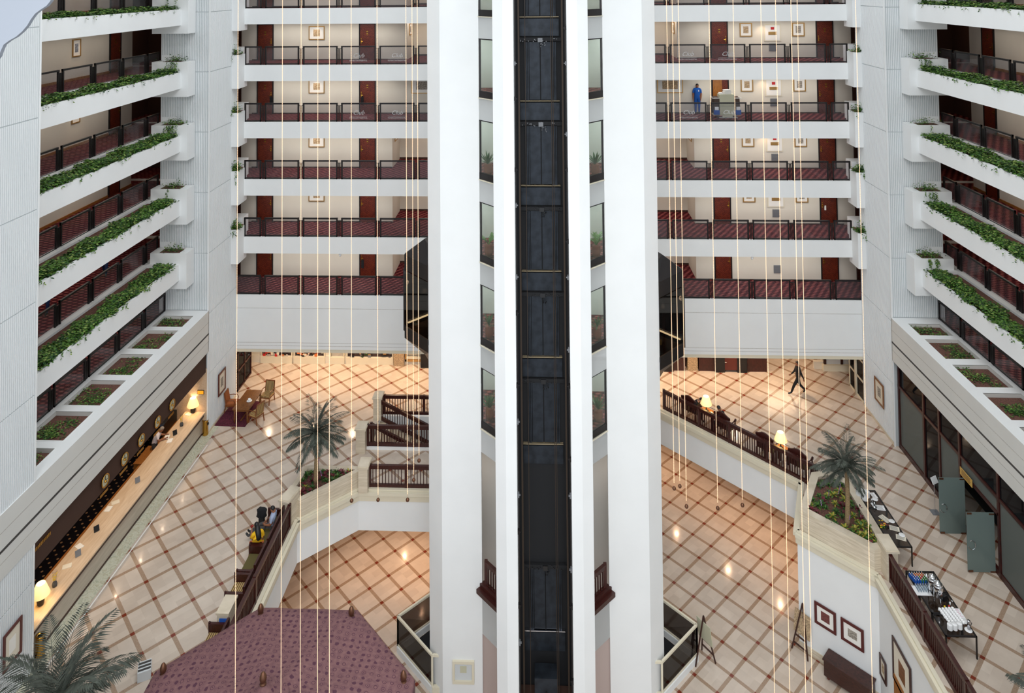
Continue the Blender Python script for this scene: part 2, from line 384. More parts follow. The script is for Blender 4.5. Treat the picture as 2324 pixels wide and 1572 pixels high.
def struct(mb, name, m, label=None, parent=None, smooth=False):
    o = mb.build(name, m, parent, smooth)
    if parent is None: tag(o, label or name.replace('_', ' '), name.split('_')[0], kind='structure')
    return o
def lettering(txt, size, m, parent, loc, rot, name='lettering', shear=0, depth=0.002, wrap=None):
    cu = bpy.data.curves.new(name, 'FONT'); cu.body = txt; cu.size = size; cu.align_x = 'CENTER'; cu.align_y = 'CENTER'; cu.shear = shear; cu.extrude = depth; cu.resolution_u = 2
    t = bpy.data.objects.new(name, cu); dg = bpy.context.evaluated_depsgraph_get()
    C.objects.link(t); bpy.context.view_layer.update()
    me = bpy.data.meshes.new_from_object(t.evaluated_get(bpy.context.evaluated_depsgraph_get()))
    C.objects.unlink(t); bpy.data.objects.remove(t)
    me.materials.clear(); me.materials.append(MATS[m]); o = bpy.data.objects.new(name, me); C.objects.link(o)
    o.parent = parent; o.location = loc; o.rotation_euler = rot
    return o

# ---------------------------------------------------------------- floors
VOID_L = [(-10.6, 4), (-10.6, 31.15), (-8.44, 33.08), (-3.9, 33.08)]
VOID_R = [(4.3, 41.45), (6.23, 39.55), (11.72, 34.1), (10.47, 31.16), (12.77, 28.98), (12.77, 4)]
def floor_piece(poly, n, name='floor', top='marble_lobby'):
    mb = MB(); mb.prism(poly, -1.8, -0.02); o = struct(mb, name, 'white_paint', n)
    m2 = MB(); m2.prism(poly, -0.02, 0.0); struct(m2, name+'_marble', top, None, o); return o
# stair opening in the left part
SX0, SX1, SY0, SY1 = -8.75, -3.9, 36.0, 38.6
floor_piece([(-18.9, 4), (-10.6, 4), (-10.6, 31.15), (-8.44, 33.08), (-8.44, SY0), (-8.75, SY0), (-8.75, SY1), (-8.44, SY1), (-8.44, 46.2), (-24, 46.2), (-24, 39), (-18.9, 39)], 'cream marble lobby floor on the left, with brown lattice')
floor_piece([(-8.44, 33.08), (-3.9, 33.08), (-3.9, SY0), (-8.44, SY0)], 'marble landing between left void and stair')
floor_piece([(-8.44, SY1), (4.3, SY1), (4.3, 41.45), (6.23, 39.55), (6.23, 46.2), (-8.44, 46.2)], 'marble lobby floor behind the lift tower')
floor_piece([(6.23, 39.55), (11.72, 34.1), (10.47, 31.16), (12.77, 28.98), (12.77, 4), (18.9, 4), (18.9, 39.6), (24, 39.6), (24, 50.5), (6.23, 50.5)], 'cream marble lobby floor on the right, with brown lattice')
mb = MB(); mb.prism([(-18.9, 4), (18.9, 4), (18.9, 46), (-18.9, 46)], H2-0.3, H2); struct(mb, 'floor_lower', 'marble_lower', 'lower level marble floor with brown lattice')
# back-of-house floors behind the counter
mb = MB(); mb.box(-23, -18.9, 20, 39, -0.2, 0.0); struct(mb, 'floor_reception', 'dot_carpet', 'dark carpet with gold dots behind the reception counter')
mb = MB(); mb.box(18.9, 24, 20, 39.6, -0.2, 0.0); struct(mb, 'floor_shop', 'grey_line', 'dark floor inside the glass fronted shop')
# cornice along the void edges
def edge_run(pts, out, name, label):
    mb = MB(); m2 = MB()
    for a, b in zip(pts, pts[1:]):
        a, b = Vector(a+(0,)), Vector(b+(0,)); d = (b-a).normalized(); n = Vector((d.y, -d.x, 0))*out
        e = d*0.03
        mb.bar(a-e+n*0.02+Vector((0, 0, -0.10)), b+e+n*0.02+Vector((0, 0, -0.10)), 0.28, 0.16)
        mb.bar(a-e+n*-0.03+Vector((0, 0, -0.32)), b+e+n*-0.03+Vector((0, 0, -0.32)), 0.20, 0.28)
        m2.bar(a-n*0.02+Vector((0, 0, 0.02)), b-n*0.02+Vector((0, 0, 0.02)), 0.14, 0.06)
    o = struct(mb, name, 'cream_trim', label)
    struct(m2, 'edge_bead', 'cream_trim', None, o)
edge_run(VOID_L, 1, 'trim_1', 'cream cornice around the left void edge')
edge_run(VOID_R, 1, 'trim_2', 'cream cornice around the right void edge')
# lower level walls
mb = MB(); mb.prism([(10.47, 31.16), (12.77, 28.98), (12.77, 4), (18.9, 4), (18.9, 33.4), (11.55, 33.4)], H2, -1.8)
struct(mb, 'wall_lower_right', 'white_paint', 'white lower level wall below the right balustrade')
mb = MB(); mb.bar((10.47, 31.14, H2+0.14), (12.75, 28.97, H2+0.14), 0.05, 0.28); mb.bar((12.75, 29.0, H2+0.14), (12.75, 5, H2+0.14), 0.05, 0.28); struct(mb, 'baseboard_lower', 'travertine')
mb = MB(); mb.box(-19.2, -18.9, 4, 46, H2, -0.2); mb.box(-18.9, 18.9, 46, 46.3, H2, -0.2); mb.box(18.9, 19.2, 33.4, 46, H2, -0.2)
struct(mb, 'wall_lower_back', 'cream_wall', 'walls enclosing the lower level')

# ---------------------------------------------------------------- galleries
HX = 16.89; BY = 40.23; WY = 42.85
def corner(k): return {-1: 8.0, 0: 8.0, 1: 8.0, 2: 0, 3: 8.9, 4: 8.9, 5: 8.9}[k]
for k in range(-1, 6):
    z = ZK(k); zb = z-0.9 if k < 5 else 2.6; hx = HX if k < 5 else 17.77
    mb = MB(); mb.box(-hx, hx, BY, BY+0.18, zb, z); mb.box(-24, 24, BY+0.18, 45.3, z-0.9, z-0.02)
    o = struct(mb, 'floor_gallery', 'white_paint', 'white slab edge of the %s back gallery' % ORD[k])
    m2 = MB(); m2.box(-24, 24, BY+0.18, 45.3, z-0.02, z); struct(m2, 'carpet', 'carpet', None, o)
    if k == 5:
        m3 = MB()
        for q in (z-0.72, 2.95, 2.78): m3.box(-hx, hx, BY-0.004, BY, q, q+0.012)
        struct(m3, 'panel_joint', 'art_grey', None, o)
        m4 = MB(); m4.box(-17.4, 17.4, BY+0.02, BY+0.5, 2.42, 2.6); struct(m4, 'trim_3', 'cream_trim', 'cream beam under the lowest back gallery')
    # back wall
    c = corner(k); mb = MB(); zt = z+2.3
    if c:
        for s in (-1, 1):
            mb.box(s*c, s*18.05, WY, WY+0.2, z, zt); mb.box(s*c, s*(c+0.2), WY+0.2, 45.05, z, zt)
        mb.box(-9.5, 9.5, 45.05, 45.25, z, zt)
    else: mb.box(-18.05, 18.05, WY, WY+0.2, z, zt)
    struct(mb, 'wall_gallery', 'cream_wall', 'cream wall of the %s back gallery' % ORD[k])
    mb = MB()
    if c:
        for s in (-1, 1): mb.box(s*c, s*17.4, WY-0.02, WY, z, z+0.06)
        mb.box(-c, c, 45.03, 45.05, z, z+0.1)
    else: mb.box(-17.4, 17.4, WY-0.02, WY, z, z+0.06)
    struct(mb, 'baseboard_gallery', 'fascia_brown', 'thin baseboard of the %s back gallery' % ORD[k])
    mb = MB(); mb.box(-24, -18.05, WY, WY+0.2, z, zt); mb.box(18.05, 24, WY, WY+0.2, z, zt)
    struct(mb, 'wall_service', 'fascia_brown', 'dark brown end walls of the %s back gallery' % ORD[k])
# side galleries
PX = 18.3; PZT, PZB = 0.12, -0.70
for s in (-1, 1):
    for k in range(-1, 6):
        z = ZK(k)
        if k < 5:
            mb = MB(); mb.box(s*PX, s*(PX+0.14), 22, 36.0, z+PZB, z+PZT); mb.box(s*(PX+0.14), s*20.0, 22, 36.0, z+PZB, z-0.25)
            mb.box(s*19.85, s*20.2, 22, 36.8, z+PZB, z+PZT-0.04); mb.box(s*20.0, s*24, 22, 39.9, z-0.82, z-0.02)
            mb.box(s*(PX+0.14), s*19.85, 35.8, 36.0, z-0.25, z+PZT)
            o = struct(mb, 'floor_side', 'white_paint', 'white planter parapet of the %s %s side gallery' % (ORD[k], SIDE[s]))
            m2 = MB(); m2.box(s*(PX+0.14), s*19.85, 22, 35.8, z-0.25, z-0.02); struct(m2, 'soil', 'soil', None, o)
            m2 = MB(); m2.box(s*20.2, s*24, 22, 39.9, z-0.02, z); struct(m2, 'carpet', 'carpet', None, o)
        else:
            mb = MB(); mb.box(s*19.5, s*24, 20, 39.9, z-0.3, z-0.02); o = struct(mb, 'floor_side', 'ceiling_paint', 'floor of the lowest %s side gallery' % SIDE[s])
            m2 = MB(); m2.box(s*19.5, s*24, 20, 39.9, z-0.02, z); struct(m2, 'carpet', 'carpet', None, o)
        mb = MB(); mb.box(s*22.5, s*22.7, 20, 38.9, z, z+2.4); struct(mb, 'wall_side', 'cream_wall', 'cream wall of the %s %s side gallery' % (ORD[k], SIDE[s]))
        mb = MB(); mb.box(s*22.46, s*22.5, 20, 38.9, z, z+0.12); struct(mb, 'baseboard_side', 'orange_wood', 'wooden baseboard of the %s %s side gallery' % (ORD[k], SIDE[s]))
        mb = MB(); mb.box(s*23.8, s*24, 38.9, 43, z, z+2.4); struct(mb, 'wall_corner', 'fascia_brown', 'brown wall at the corner of the %s %s gallery' % (ORD[k], SIDE[s]))
    # outer wall
    # ledge with planting squares
    mb = MB(); ys = [(35.05, 36.2), (32.93, 34.7), (30.72, 32.45), (28.5, 30.3), (26.3, 28.08), (24.1, 25.86), (21.9, 23.64)]
    x0, x1, xa, xb = s*17.15, s*19.5, s*17.65, s*19.15
    mb.box(x0, xa, 20, 36.83, 4.15, 6.2); mb.box(xb, x1, 20, 36.83, 4.6, 6.2); last = 36.83
    for a, b in ys: mb.box(xa, xb, b, last, 4.6, 6.2); last = a
    mb.box(xa, xb, 20, 36.83, 4.3, 5.2)
    o = struct(mb, 'wall_ledge', 'panel_grey', 'deep planter ledge along the lowest %s side gallery' % SIDE[s])
    mt = MB(); mt.box(x0, xa, 20, 36.83, 6.2, 6.21); mt.box(xb, x1, 20, 36.83, 6.2, 6.21); last = 36.83
    for a, b in ys: mt.box(xa, xb, b, last, 6.2, 6.21); last = a
    struct(mt, 'ledge_top', 'white_paint', None, o)
    m2 = MB(); m2.box(s*17.146, s*17.15, 20, 36.83, 5.0, 5.09); struct(m2, 'groove', 'grey_line', None, o)
    m2 = MB()
    for q in (5.62, 4.66): m2.box(s*17.147, s*17.15, 20, 36.83, q, q+0.012)
    struct(m2, 'panel_joint', 'art_grey', None, o)
# ribbed piers
JOINTS = [33.9, 30.8, 27.7, 24.6, 21.5, 18.4, 15.3, 12.2, 9.1, 6.02, 2.95]
def ribbed(name, label, base, runs, z0, z1, pitch=0.088):
    o = base
    mr = MB()
    zs = [z0]+sorted(q for q in JOINTS if z0 < q < z1)+[z1]
    for a, b in runs:
        a, b = Vector(a), Vector(b); L = (b-a).length; d = (b-a)/L; n = Vector((d.y, -d.x)); cnt = max(2, int(L/pitch)); st = L/cnt
        for i in range(cnt):
            p = a+d*(i+0.12)*st; q = a+d*(i+0.72)*st
            for u, v in zip(zs, zs[1:]):
                r0, r1 = p+n*0.03, q+n*0.03
                mr.prism([(p.x, p.y), (q.x, q.y), (r1.x-d.x*0.008, r1.y-d.y*0.008), (r0.x+d.x*0.008, r0.y+d.y*0.008)], u+0.02, v-0.02)
    struct(mr, 'ribs', 'rib_white', None, o)
for s in (-1, 1):
    mb = MB(); mb.box(s*17.2, s*19.77, 36.86, 40.22, 0, 37)
    o = struct(mb, 'wall_pier', 'rib_groove', 'ribbed white corner pier on the %s' % SIDE[s])
    zlow = 6.2
    A, B_ = ((-19.77, 36.86), (-17.2, 36.86)) if s < 0 else ((17.2, 36.86), (19.77, 36.86))
    ribbed('', '', o, [(A, B_)], 6.22, 37)
    if s < 0: ribbed('', '', o, [((-17.2, 36.86), (-17.2, 40.22))], 0.12, 37)
    else: ribbed('', '', o, [((17.2, 40.22), (17.2, 36.86))], 0.12, 37)
    mt = MB(); mt.box(s*17.15, s*17.22, 36.80, 36.86, 0, 37); struct(mt, 'corner_bead', 'white_paint', None, o)
    mt = MB(); mt.box(s*17.15, s*17.2, 36.9, 40.2, 0, 0.12); struct(mt, 'pier_base', 'travertine', None, o)
    # near ribbed wall
    mb = MB(); mb.box(s*17.2, s*22, 4, 24.2, H2, 37)
    o = struct(mb, 'wall_near', 'rib_groove', 'long ribbed white wall nearest the camera on the %s' % SIDE[s])
    if s < 0: ribbed('', '', o, [((-17.2, 14.0), (-17.2, 24.2))], 0, 37)
    else: ribbed('', '', o, [((17.2, 24.2), (17.2, 18))], 0, 37)
    mt = MB(); mt.box(s*17.16, s*17.2, 24.12, 24.2, 0, 37); struct(mt, 'corner_bead', 'white_paint', None, o)
    # outside shell closing the building
    mb = MB(); mb.box(s*24, s*24.3, 4, 50, H2, 37); struct(mb, 'wall_outer', 'cream_wall', 'outer wall on the %s' % SIDE[s])
mb = MB(); mb.box(-24, 24, -10, 15, 36, 36.4); struct(mb, 'ceiling_near', 'ceiling_paint', 'roof slab over the near end of the atrium')
mb = MB(); mb.box(-24.3, 24.3, 50.5, 50.8, H2, 37); mb.box(-24.3, 24.3, 45.3, 45.5, 5.6, 37); struct(mb, 'wall_back', 'cream_wall', 'outer wall at the back')

# ---------------------------------------------------------------- lift tower
TOPZ = 37
def both(fn):
    for s in (-1, 1): fn(s)
def tower(s):
    T = {-1: 'left', 1: 'right'}[s]
    P = lambda pts: [(s*x, y) for x, y in pts]
    mb = MB(); mb.prism(P([(4.0, 28.56), (2.45, 28.56), (2.45, 28.8), (4.0, 28.8), (4.35, 29.15), (4.35, 36), (4.59, 36), (4.59, 29.15)]), H2, TOPZ)
    mb.prism(P([(4.59, 36), (4.35, 36), (4.35, 45.2), (4.59, 45.2)]), 5.5, TOPZ)
    struct(mb, 'wall_tower', 'white_paint', 'broad white face of the lift tower, %s half' % T)
    # diagonal face with window openings
    wins = [(ZK(k)+0.0, ZK(k)+2.33) for k in range(5, -3, -1)]
    solid = [(-2.21, -0.62)]
    lo = 4.65
    for a, b in wins: solid.append((lo, a)); lo = b
    solid.append((lo, TOPZ))
    mb = MB(); a, b = (2.45, 28.56), (1.45, 27.56)
    for z0, z1 in solid: mb.prism(P([a, b, (1.62, 27.39+0.34), (2.62, 28.73)]), z0, z1)
    struct(mb, 'wall_tower_diagonal', 'white_paint', 'angled white tower face with tall windows, %s half' % T)
    mb = MB(); mb.prism(P([(2.45, 28.62), (1.6, 27.77), (1.6, 28.0), (2.45, 28.85)]), H2, -2.2); struct(mb, 'wall_tower_recess', 'pink_wall', 'pinkish recessed wall low on the %s tower diagonal' % T)
    # fin beside the shaft
    mb = MB(); mb.prism(P([(1.73, 26.2), (1.35, 26.0), (0.96, 26.0), (0.98, 27.72), (1.6, 27.72)]), H2, TOPZ)
    struct(mb, 'wall_fin', 'white_paint', 'white fin beside the open lift shaft, %s' % T)
    # interior rooms
    for k in range(-1, 6):
        z = ZK(k); mb = MB(); mb.prism(P([(4.3, 29.25), (4.0, 28.9), (2.5, 28.85), (1.6, 27.95), (1.6, 36), (4.3, 36)]), z-0.35, z-0.01)
        o = struct(mb, 'floor_lobby', 'ceiling_paint', 'lift lobby floor of the %s level, %s half' % (ORD[k], T))
        m2 = MB(); m2.prism(P([(4.3, 29.25), (4.0, 28.9), (2.5, 28.85), (1.6, 27.95), (1.6, 36), (4.3, 36)]), z-0.01, z); struct(m2, 'carpet', 'carpet', None, o)
    mb = MB(); mb.box(s*1.3, s*1.5, 27.75, 36, H2, TOPZ); mb.box(s*1.5, s*4.35, 31.2, 31.4, H2, TOPZ); mb.box(s*3.0, s*3.3, 30.4, 31.2, 5.5, TOPZ)
    struct(mb, 'wall_lift_lobby', 'panel_grey', 'inner walls of the lift lobby, %s half' % T)
    for n, (z0, z1) in enumerate(wins):
        k = 5-n
        if k < 0: continue
        w_ = thing('window_%d' % (n+1), 'tall tower window on the %s level, %s half' % (ORD[k], T), 'window'); w_['kind'] = 'structure'
        fr = MB(); aa = Vector((s*2.42, 28.60, 0)); bb = Vector((s*1.5, 27.68, 0)); q = lambda t, zz: aa.lerp(bb, t)+Vector((0, 0, zz))
        fr.bar(q(0.03, z0), q(0.03, z1), 0.07, 0.06); fr.bar(q(0, z0+0.14), q(1, z0+0.14), 0.06, 0.26); fr.bar(q(0, z1-0.02), q(1, z1-0.02), 0.06, 0.05)
        fr.build('window_frame', 'plastic_grey' if 0 else 'black_metal', w_)
        g = MB(); g.bar(q(0.05, (z0+z1)/2+0.1), q(1, (z0+z1)/2+0.1), 0.015, z1-z0-0.3); g.build('window_pane', 'glass_green', w_)
        si = MB(); si.bar(Vector((s*2.46, 28.54, z0-0.01)), Vector((s*1.5, 27.58, z0-0.01)), 0.05, 0.025); si.build('window_sill', 'cream_trim', w_)
both(tower)
# open shaft
mb = MB(); mb.box(-1.3, 1.3, 27.76, 27.9, H2, TOPZ)
o = struct(mb, 'wall_shaft', 'shaft_black', 'black back wall of the open lift shaft')
mb = MB(); mb.box(-0.985, -0.975, 26.05, 27.76, H2, TOPZ); mb.box(0.975, 0.985, 26.05, 27.76, H2, TOPZ); struct(mb, 'shaft_lining', 'shaft_black', None, o)
for n, k in enumerate(range(-1, 7)):
    z = ZK(k)
    if k == 6:
        z = -1.25
    lab = 'shaft side of the %s lift doors' % ['topmost', 'first', 'second', 'third', 'fourth', 'fifth', 'sixth', 'lobby level', 'lower level'][n]
    t = thing('lift_landing_door', lab, 'lift door', (0.0, 27.7, z), group='lift doors seen from inside the shaft')
    h = 2.25
    for s in (-1, 1):
        m = MB(); m.box(s*0.02, s*0.42, -0.02, 0.02, 0.05, h); m.build('door_leaf', 'dark_metal', t)
        m = MB(); m.box(s*0.44, s*0.48, -0.03, 0.03, 0, h); m.box(s*0.56, s*0.60, -0.03, 0.03, 0, h); m.box(s*0.5, s*0.54, -0.02, 0.02, 0, h); m.build('door_jamb', 'dark_metal', t)
    m = MB(); m.box(-0.78, 0.72, -0.08, 0.05, -0.005, 0.02); m.build('door_sill', 'sill_metal' if k < 6 else 'steel', t)
    m = MB(); m.box(-0.78, 0.72, -0.05, 0.04, -0.72, -0.06); m.build('fascia_plate', 'dark_metal', t)
    m = MB(); m.box(-0.8, 0.8, -0.09, 0.02, h+0.03, h+0.17); m.build('door_track', 'shaft_black', t)
    m = MB(); m.box(-0.09, 0.09, -0.14, -0.08, h, h+0.16)
    for q in range(14): m.cbox((random.uniform(-0.75, 0.7), -0.12, h+random.uniform(0.02, 0.16)), (0.03, 0.03, 0.03))
    for q in range(8): m.cbox((random.uniform(0.0, 0.2), -0.12, h-random.uniform(0.0, 0.2)), (0.025, 0.02, 0.04), random.random())
    m.build('door_operator', 'plastic_grey' if k < 3 else 'plastic_black', t)
for x, r, mname, y in ((-0.80, 0.03, 'rail_rust', 26.9), (0.82, 0.03, 'rail_rust', 26.9), (-0.93, 0.025, 'black_metal', 26.7), (0.93, 0.025, 'black_metal', 26.7)):
    m = MB(); m.box(x-r, x+r, y-r, y+r, H2+0.5, TOPZ)
    tag(m.build('guide_rail', mname), '%s guide rail at the %s of the shaft' % ('rust brown' if mname == 'rail_rust' else 'black', 'left' if x < 0 else 'right'), 'rail', 'lift guide rails')
for i, x in enumerate((-0.56, 0.40, 0.46)):
    m = MB(); m.tube([(x, 26.8, H2+1.2), (x, 26.8, TOPZ)], 0.012, 5)
    tag(m.build('hoist_cable', 'rail_rust'), 'thin hoist cable, %s in the shaft' % ('left one', 'middle one', 'right one')[i], 'cable', 'lift hoist cables')
for i in range(30):
    z = H2+1.5+i*1.28
    for s in (-1, 1):
        if (i+s) % 3 == 0: continue
        m = MB(); m.box(s*0.90, s*0.99, 26.3, 26.42, z, z+0.14); m.box(s*0.86, s*0.92, 26.33, 26.38, z+0.05, z+0.09)
        tag(m.build('rail_bracket', 'black_metal' if i % 2 else 'plastic_grey'), 'small bracket fixed to the shaft edge', 'bracket', 'guide rail brackets')
t = thing('lift_buffer_box', 'dark machine box low in the lift shaft', 'machine', (0, 26.9, -3.08))
m = MB(); m.add([(-0.42, -0.1, 0.9), (0.42, -0.1, 0.9), (0.42, -0.1, 0.3), (0.2, -0.1, 0), (-0.2, -0.1, 0), (-0.42, -0.1, 0.3), (-0.42, 0.5, 0.9), (0.42, 0.5, 0.9), (0.42, 0.5, 0.3), (0.2, 0.5, 0), (-0.2, 0.5, 0), (-0.42, 0.5, 0.3)],
      [(0, 5, 4, 3, 2, 1), (6, 7, 8, 9, 10, 11), (0, 1, 7, 6), (1, 2, 8, 7), (2, 3, 9, 8), (3, 4, 10, 9), (4, 5, 11, 10), (5, 0, 6, 11)]); m.build('box', 'dark_metal', t)
m = MB(); m.lathe((-0.75, -0.05, 0.12), [(0.045, 0), (0.045, 0.3)], 10, (1, 0, 0)); m.lathe((0.45, -0.05, 0.12), [(0.045, 0), (0.045, 0.3)], 10, (1, 0, 0)); m.build('roller', 'steel', t)
m = MB(); m.lathe((0, -0.13, 0.42), [(0.03, 0), (0.03, 0.03)], 10, (0, -1, 0)); m.build('bolt', 'bronze', t)
mb = MB(); mb.box(-0.97, 0.97, 26.3, 27.7, H2, -3.25); struct(mb, 'floor_pit', 'fascia_brown', 'brown floor at the foot of the lift shaft')
# ---------------------------------------------------------------- glass railings
def rail_panel(parent, a, b, z, h=1.05, last=False):
    a, b = Vector((a[0], a[1], z)), Vector((b[0], b[1], z)); d = (b-a).normalized(); u = Vector((0, 0, 1))
    m = MB(); t = 0.075
    m.bar(a+d*t/2, a+d*t/2+u*h, t, t); m.bar(b-d*t/2, b-d*t/2+u*h, t, t); m.bar(a+u*(h-t/2), b+u*(h-t/2), t*1.2, t); m.bar(a+u*0.05, b+u*0.05, t, 0.06)
    pf = m.build('panel_frame', 'black_metal', parent)
    g = MB(); g.bar(a+d*0.08+u*(h*0.5), b-d*0.08+u*(h*0.5), 0.01, h-0.17); return g.build('glass_pane', 'glass_clear', pf)
def rail_link(parent, a, b, z, h=1.05):
    a, b = Vector((a[0], a[1], z)), Vector((b[0], b[1], z)); u = Vector((0, 0, 1)); m = MB()
    m.bar(a+u*(h-0.15), b+u*(h-0.15), 0.03, 0.025)
    for t in (0.34, 0.66): p = a.lerp(b, t); m.bar(p, p+u*(h-0.15), 0.04, 0.04)
    m.build('link_picket', 'black_metal', parent)
def railing(label, segs, z, h=1.05, group=None):
    c = Vector(((segs[0][0][0]+segs[-1][1][0])/2, (segs[0][0][1]+segs[-1][1][1])/2, z))
    t = thing('glass_railing', label, 'railing', c, group=group); panes = []
    for i, (a, b) in enumerate(segs):
        a2, b2 = (a[0]-c.x, a[1]-c.y), (b[0]-c.x, b[1]-c.y)
        panes.append(rail_panel(t, a2, b2, 0, h))
        if i+1 < len(segs): n = segs[i+1][0]; rail_link(t, b2, (n[0]-c.x, n[1]-c.y), 0, h)
    return t, c
for k in range(0, 6):
    for s in (-1, 1):
        xs = [(16.80, 15.84), (15.63, 13.68), (13.45, 11.48), (11.27, 9.30), (9.09, 7.12), (6.91, 4.94)]
        if k == 5: xs[0] = (17.62, 15.84)
        t, c = railing('black framed glass railing of the %s back gallery, %s half' % (ORD[k], SIDE[s]), [((s*a, BY+0.12), (s*b, BY+0.12)) for a, b in xs], ZK(k), group='back gallery railings')
        if k in (1, 2):
            for j in ((3, 4) if s < 0 else (3, 4)):
                x = s*(xs[j][0]+xs[j][1])/2 - c.x
                lettering('Club', 0.34, 'glass_etch', t, (x, -0.02, 0.50), (PI/2, 0, 0), 'etched_lettering', 0.35)
                lettering('INTERCONTINENTAL', 0.105, 'glass_etch', t, (x, -0.02, 0.21), (PI/2, 0, 0), 'etched_lettering')
                m = MB(); m.box(x-0.5, x+0.5, -0.022, -0.018, 0.30, 0.31); m.build('etched_line', 'glass_etch', t)
for k in range(0, 6):
    for s in (-1, 1):
        if k < 5:
            X, z, h, y = 20.12, ZK(k), 1.05, 37.3
            ys = [(37.3, 36.2), (36.0, 34.02), (33.8, 31.83), (31.6, 29.62), (29.4, 27.42), (27.2, 25.22), (25.0, 23.0)]
        else:
            X, z, h = 19.42, 6.2, 0.92
            ys = [(36.75, 34.9), (34.68, 32.72), (32.5, 30.52), (30.3, 28.32), (28.1, 26.12), (25.9, 23.9), (23.7, 21.8)]
        railing('black framed glass railing along the %s %s side gallery' % (ORD[k], SIDE[s]), [((s*X, a), (s*X, b)) for a, b in ys], z, h, group='side gallery railings')

# ---------------------------------------------------------------- guest room doors
DN = [0]
def door_proto():
    t = thing('door_1', 'guest room door', 'door'); t['kind'] = 'structure'
    m = MB(); m.box(-0.50, -0.44, -0.05, 0.02, 0, 2.2); m.box(0.44, 0.50, -0.05, 0.02, 0, 2.2); m.box(-0.5, 0.5, -0.05, 0.02, 2.12, 2.2); m.build('door_frame', 'black_metal', t)
    m = MB(); m.box(-0.44, 0.44, -0.03, 0.01, 0.01, 2.12); dpn = m.build('door_panel', 'door_wood', t)
    m = MB(); m.box(0.33, 0.39, -0.045, -0.03, 0.98, 1.2); m.tube([(0.36, -0.05, 1.1), (0.36, -0.09, 1.1), (0.25, -0.09, 1.1)], 0.016, 6); m.box(0.335, 0.385, -0.04, -0.03, 1.24, 1.3); m.build('door_handle', 'brass', dpn)
    m = MB(); m.box(-0.06, 0.06, -0.045, -0.03, 1.66, 1.72); m.build('number_plate', 'brass', dpn)
    m = MB(); m.box(-0.05, 0.05, -0.045, -0.03, 1.52, 1.59); m.build('number_plate', 'brass', dpn)
    m = MB(); m.lathe((0, -0.03, 1.45), [(0.012, 0), (0.012, 0.012)], 8, (0, -1, 0)); m.build('peephole', 'brass', dpn)
    return t
dp = door_proto(); first = True
DOORX = {-1: [(-16.58, 1, 'leftmost'), (-10.38, -1, 'second from the left')], 1: [(F(1631.5, 60, Y=WY).x, 1, 'third from the left'), (F(1870.5, 60, Y=WY).x, -1, 'rightmost')]}
alld = []
for k in range(0, 6):
    for s in (-1, 1):
        for x, hand, w_ in DOORX[s]: alld.append(((x, WY-0.02, ZK(k)), 0, hand, 'chevron wood guest room door, %s on the %s back gallery' % (w_, ORD[k]), k))
        alld.append(((s*22.48, 37.26, ZK(k)), s*PI/2*-1, 1, 'guest room door on the %s %s side gallery' % (ORD[k], SIDE[s]), k))
        alld.append(((s*22.48, 30.4, ZK(k)), s*PI/2*-1, 1, 'nearer guest room door on the %s %s side gallery' % (ORD[k], SIDE[s]), k))
for i, (loc, rot, hand, lab, k) in enumerate(alld):
    if loc[1] < 31 and k < 4: continue
    d = place(dp, loc, rot, lab) if not first else dp
    if first: d.location = loc; d.rotation_euler = (0, 0, rot); d['label'] = lab; first = False
    if hand < 0: d.scale = (-1, 1, 1)
# dark service doors seen past the planter boxes
for k in range(0, 6):
    for s in (-1, 1):
        m = MB(); m.box(s*18.09, s*18.72, WY-0.06, WY-0.01, ZK(k), ZK(k)+2.2)
        o = m.build('door_service', 'mahogany_frame' if 0 else 'chest_wood'); tag(o, 'dark brown service door at the %s end of the %s back gallery' % (SIDE[s], ORD[k]), 'door', kind='structure')

# ---------------------------------------------------------------- pictures and wall fittings
def picture(label, cx, cz, w_, h, y, frame='gold_frame', art='art_grey', fw_=0.05, mat_='paper_white', ws=0.42, group=None, origin=None, rot=0, asx=0.5):
    t = thing('framed_picture', label, 'picture', origin or (cx, y, cz), rot, group)
    m = MB(); a, b = w_/2, h/2
    m.box(-a, a, -0.04, 0, b-fw_, b); m.box(-a, a, -0.04, 0, -b, -b+fw_); m.box(-a, -a+fw_, -0.04, 0, -b+fw_, b-fw_); m.box(a-fw_, a, -0.04, 0, -b+fw_, b-fw_); m.build('picture_frame', frame, t)
    m = MB(); m.box(-a+fw_, a-fw_, -0.015, -0.002, -b+fw_, b-fw_); m.build('picture_mount', mat_, t)
    m = MB(); m.box(-a*ws, a*ws, -0.018, -0.015, -b*asx, b*asx); m.build('print', art, t)
    return t
def pw(x, y0, y1, k): return x
for k in range(0, 5):
    z = ZK(k)
    picture('gold framed print between the left doors of the %s back gallery' % ORD[k], -13.46, z+1.62, 0.96, 0.82, WY-0.01, art='art_tan', group='framed prints on the back gallery walls')
    for x0, x1, w_, ar in ((1679, 1706, 'left', 'art_tan'), (1799, 1824, 'right', 'art_grey')):
        xc = (F(x0, 70, Y=WY).x+F(x1, 70, Y=WY).x)/2
        picture('gold framed vase print, %s of the hose cabinet on the %s back gallery' % (w_, ORD[k]), xc, z+1.66, 0.72, 0.80, WY-0.01, art=ar, fw_=0.06, group='framed prints on the back gallery walls')
picture('large gold framed landscape print left of the tower on the third back gallery', -7.0, ZK(2)+1.66, 1.5, 0.95, WY-0.01, art='art_grey', ws=0.6)
picture('large gold framed landscape print right of the tower on the third back gallery', 7.55, ZK(2)+1.66, 1.5, 0.95, WY-0.01, art='art_tan', ws=0.6)
for k in (0, 1, 3, 4):
    for s in (-1, 1):
        picture('small framed print on the %s corridor corner of the %s back gallery' % (SIDE[s], ORD[k]), 0, 0, 0.8, 0.7, 0, origin=(s*(corner(k)-0.01), 43.9, ZK(k)+1.75), rot=-s*PI/2 if s > 0 else PI/2)
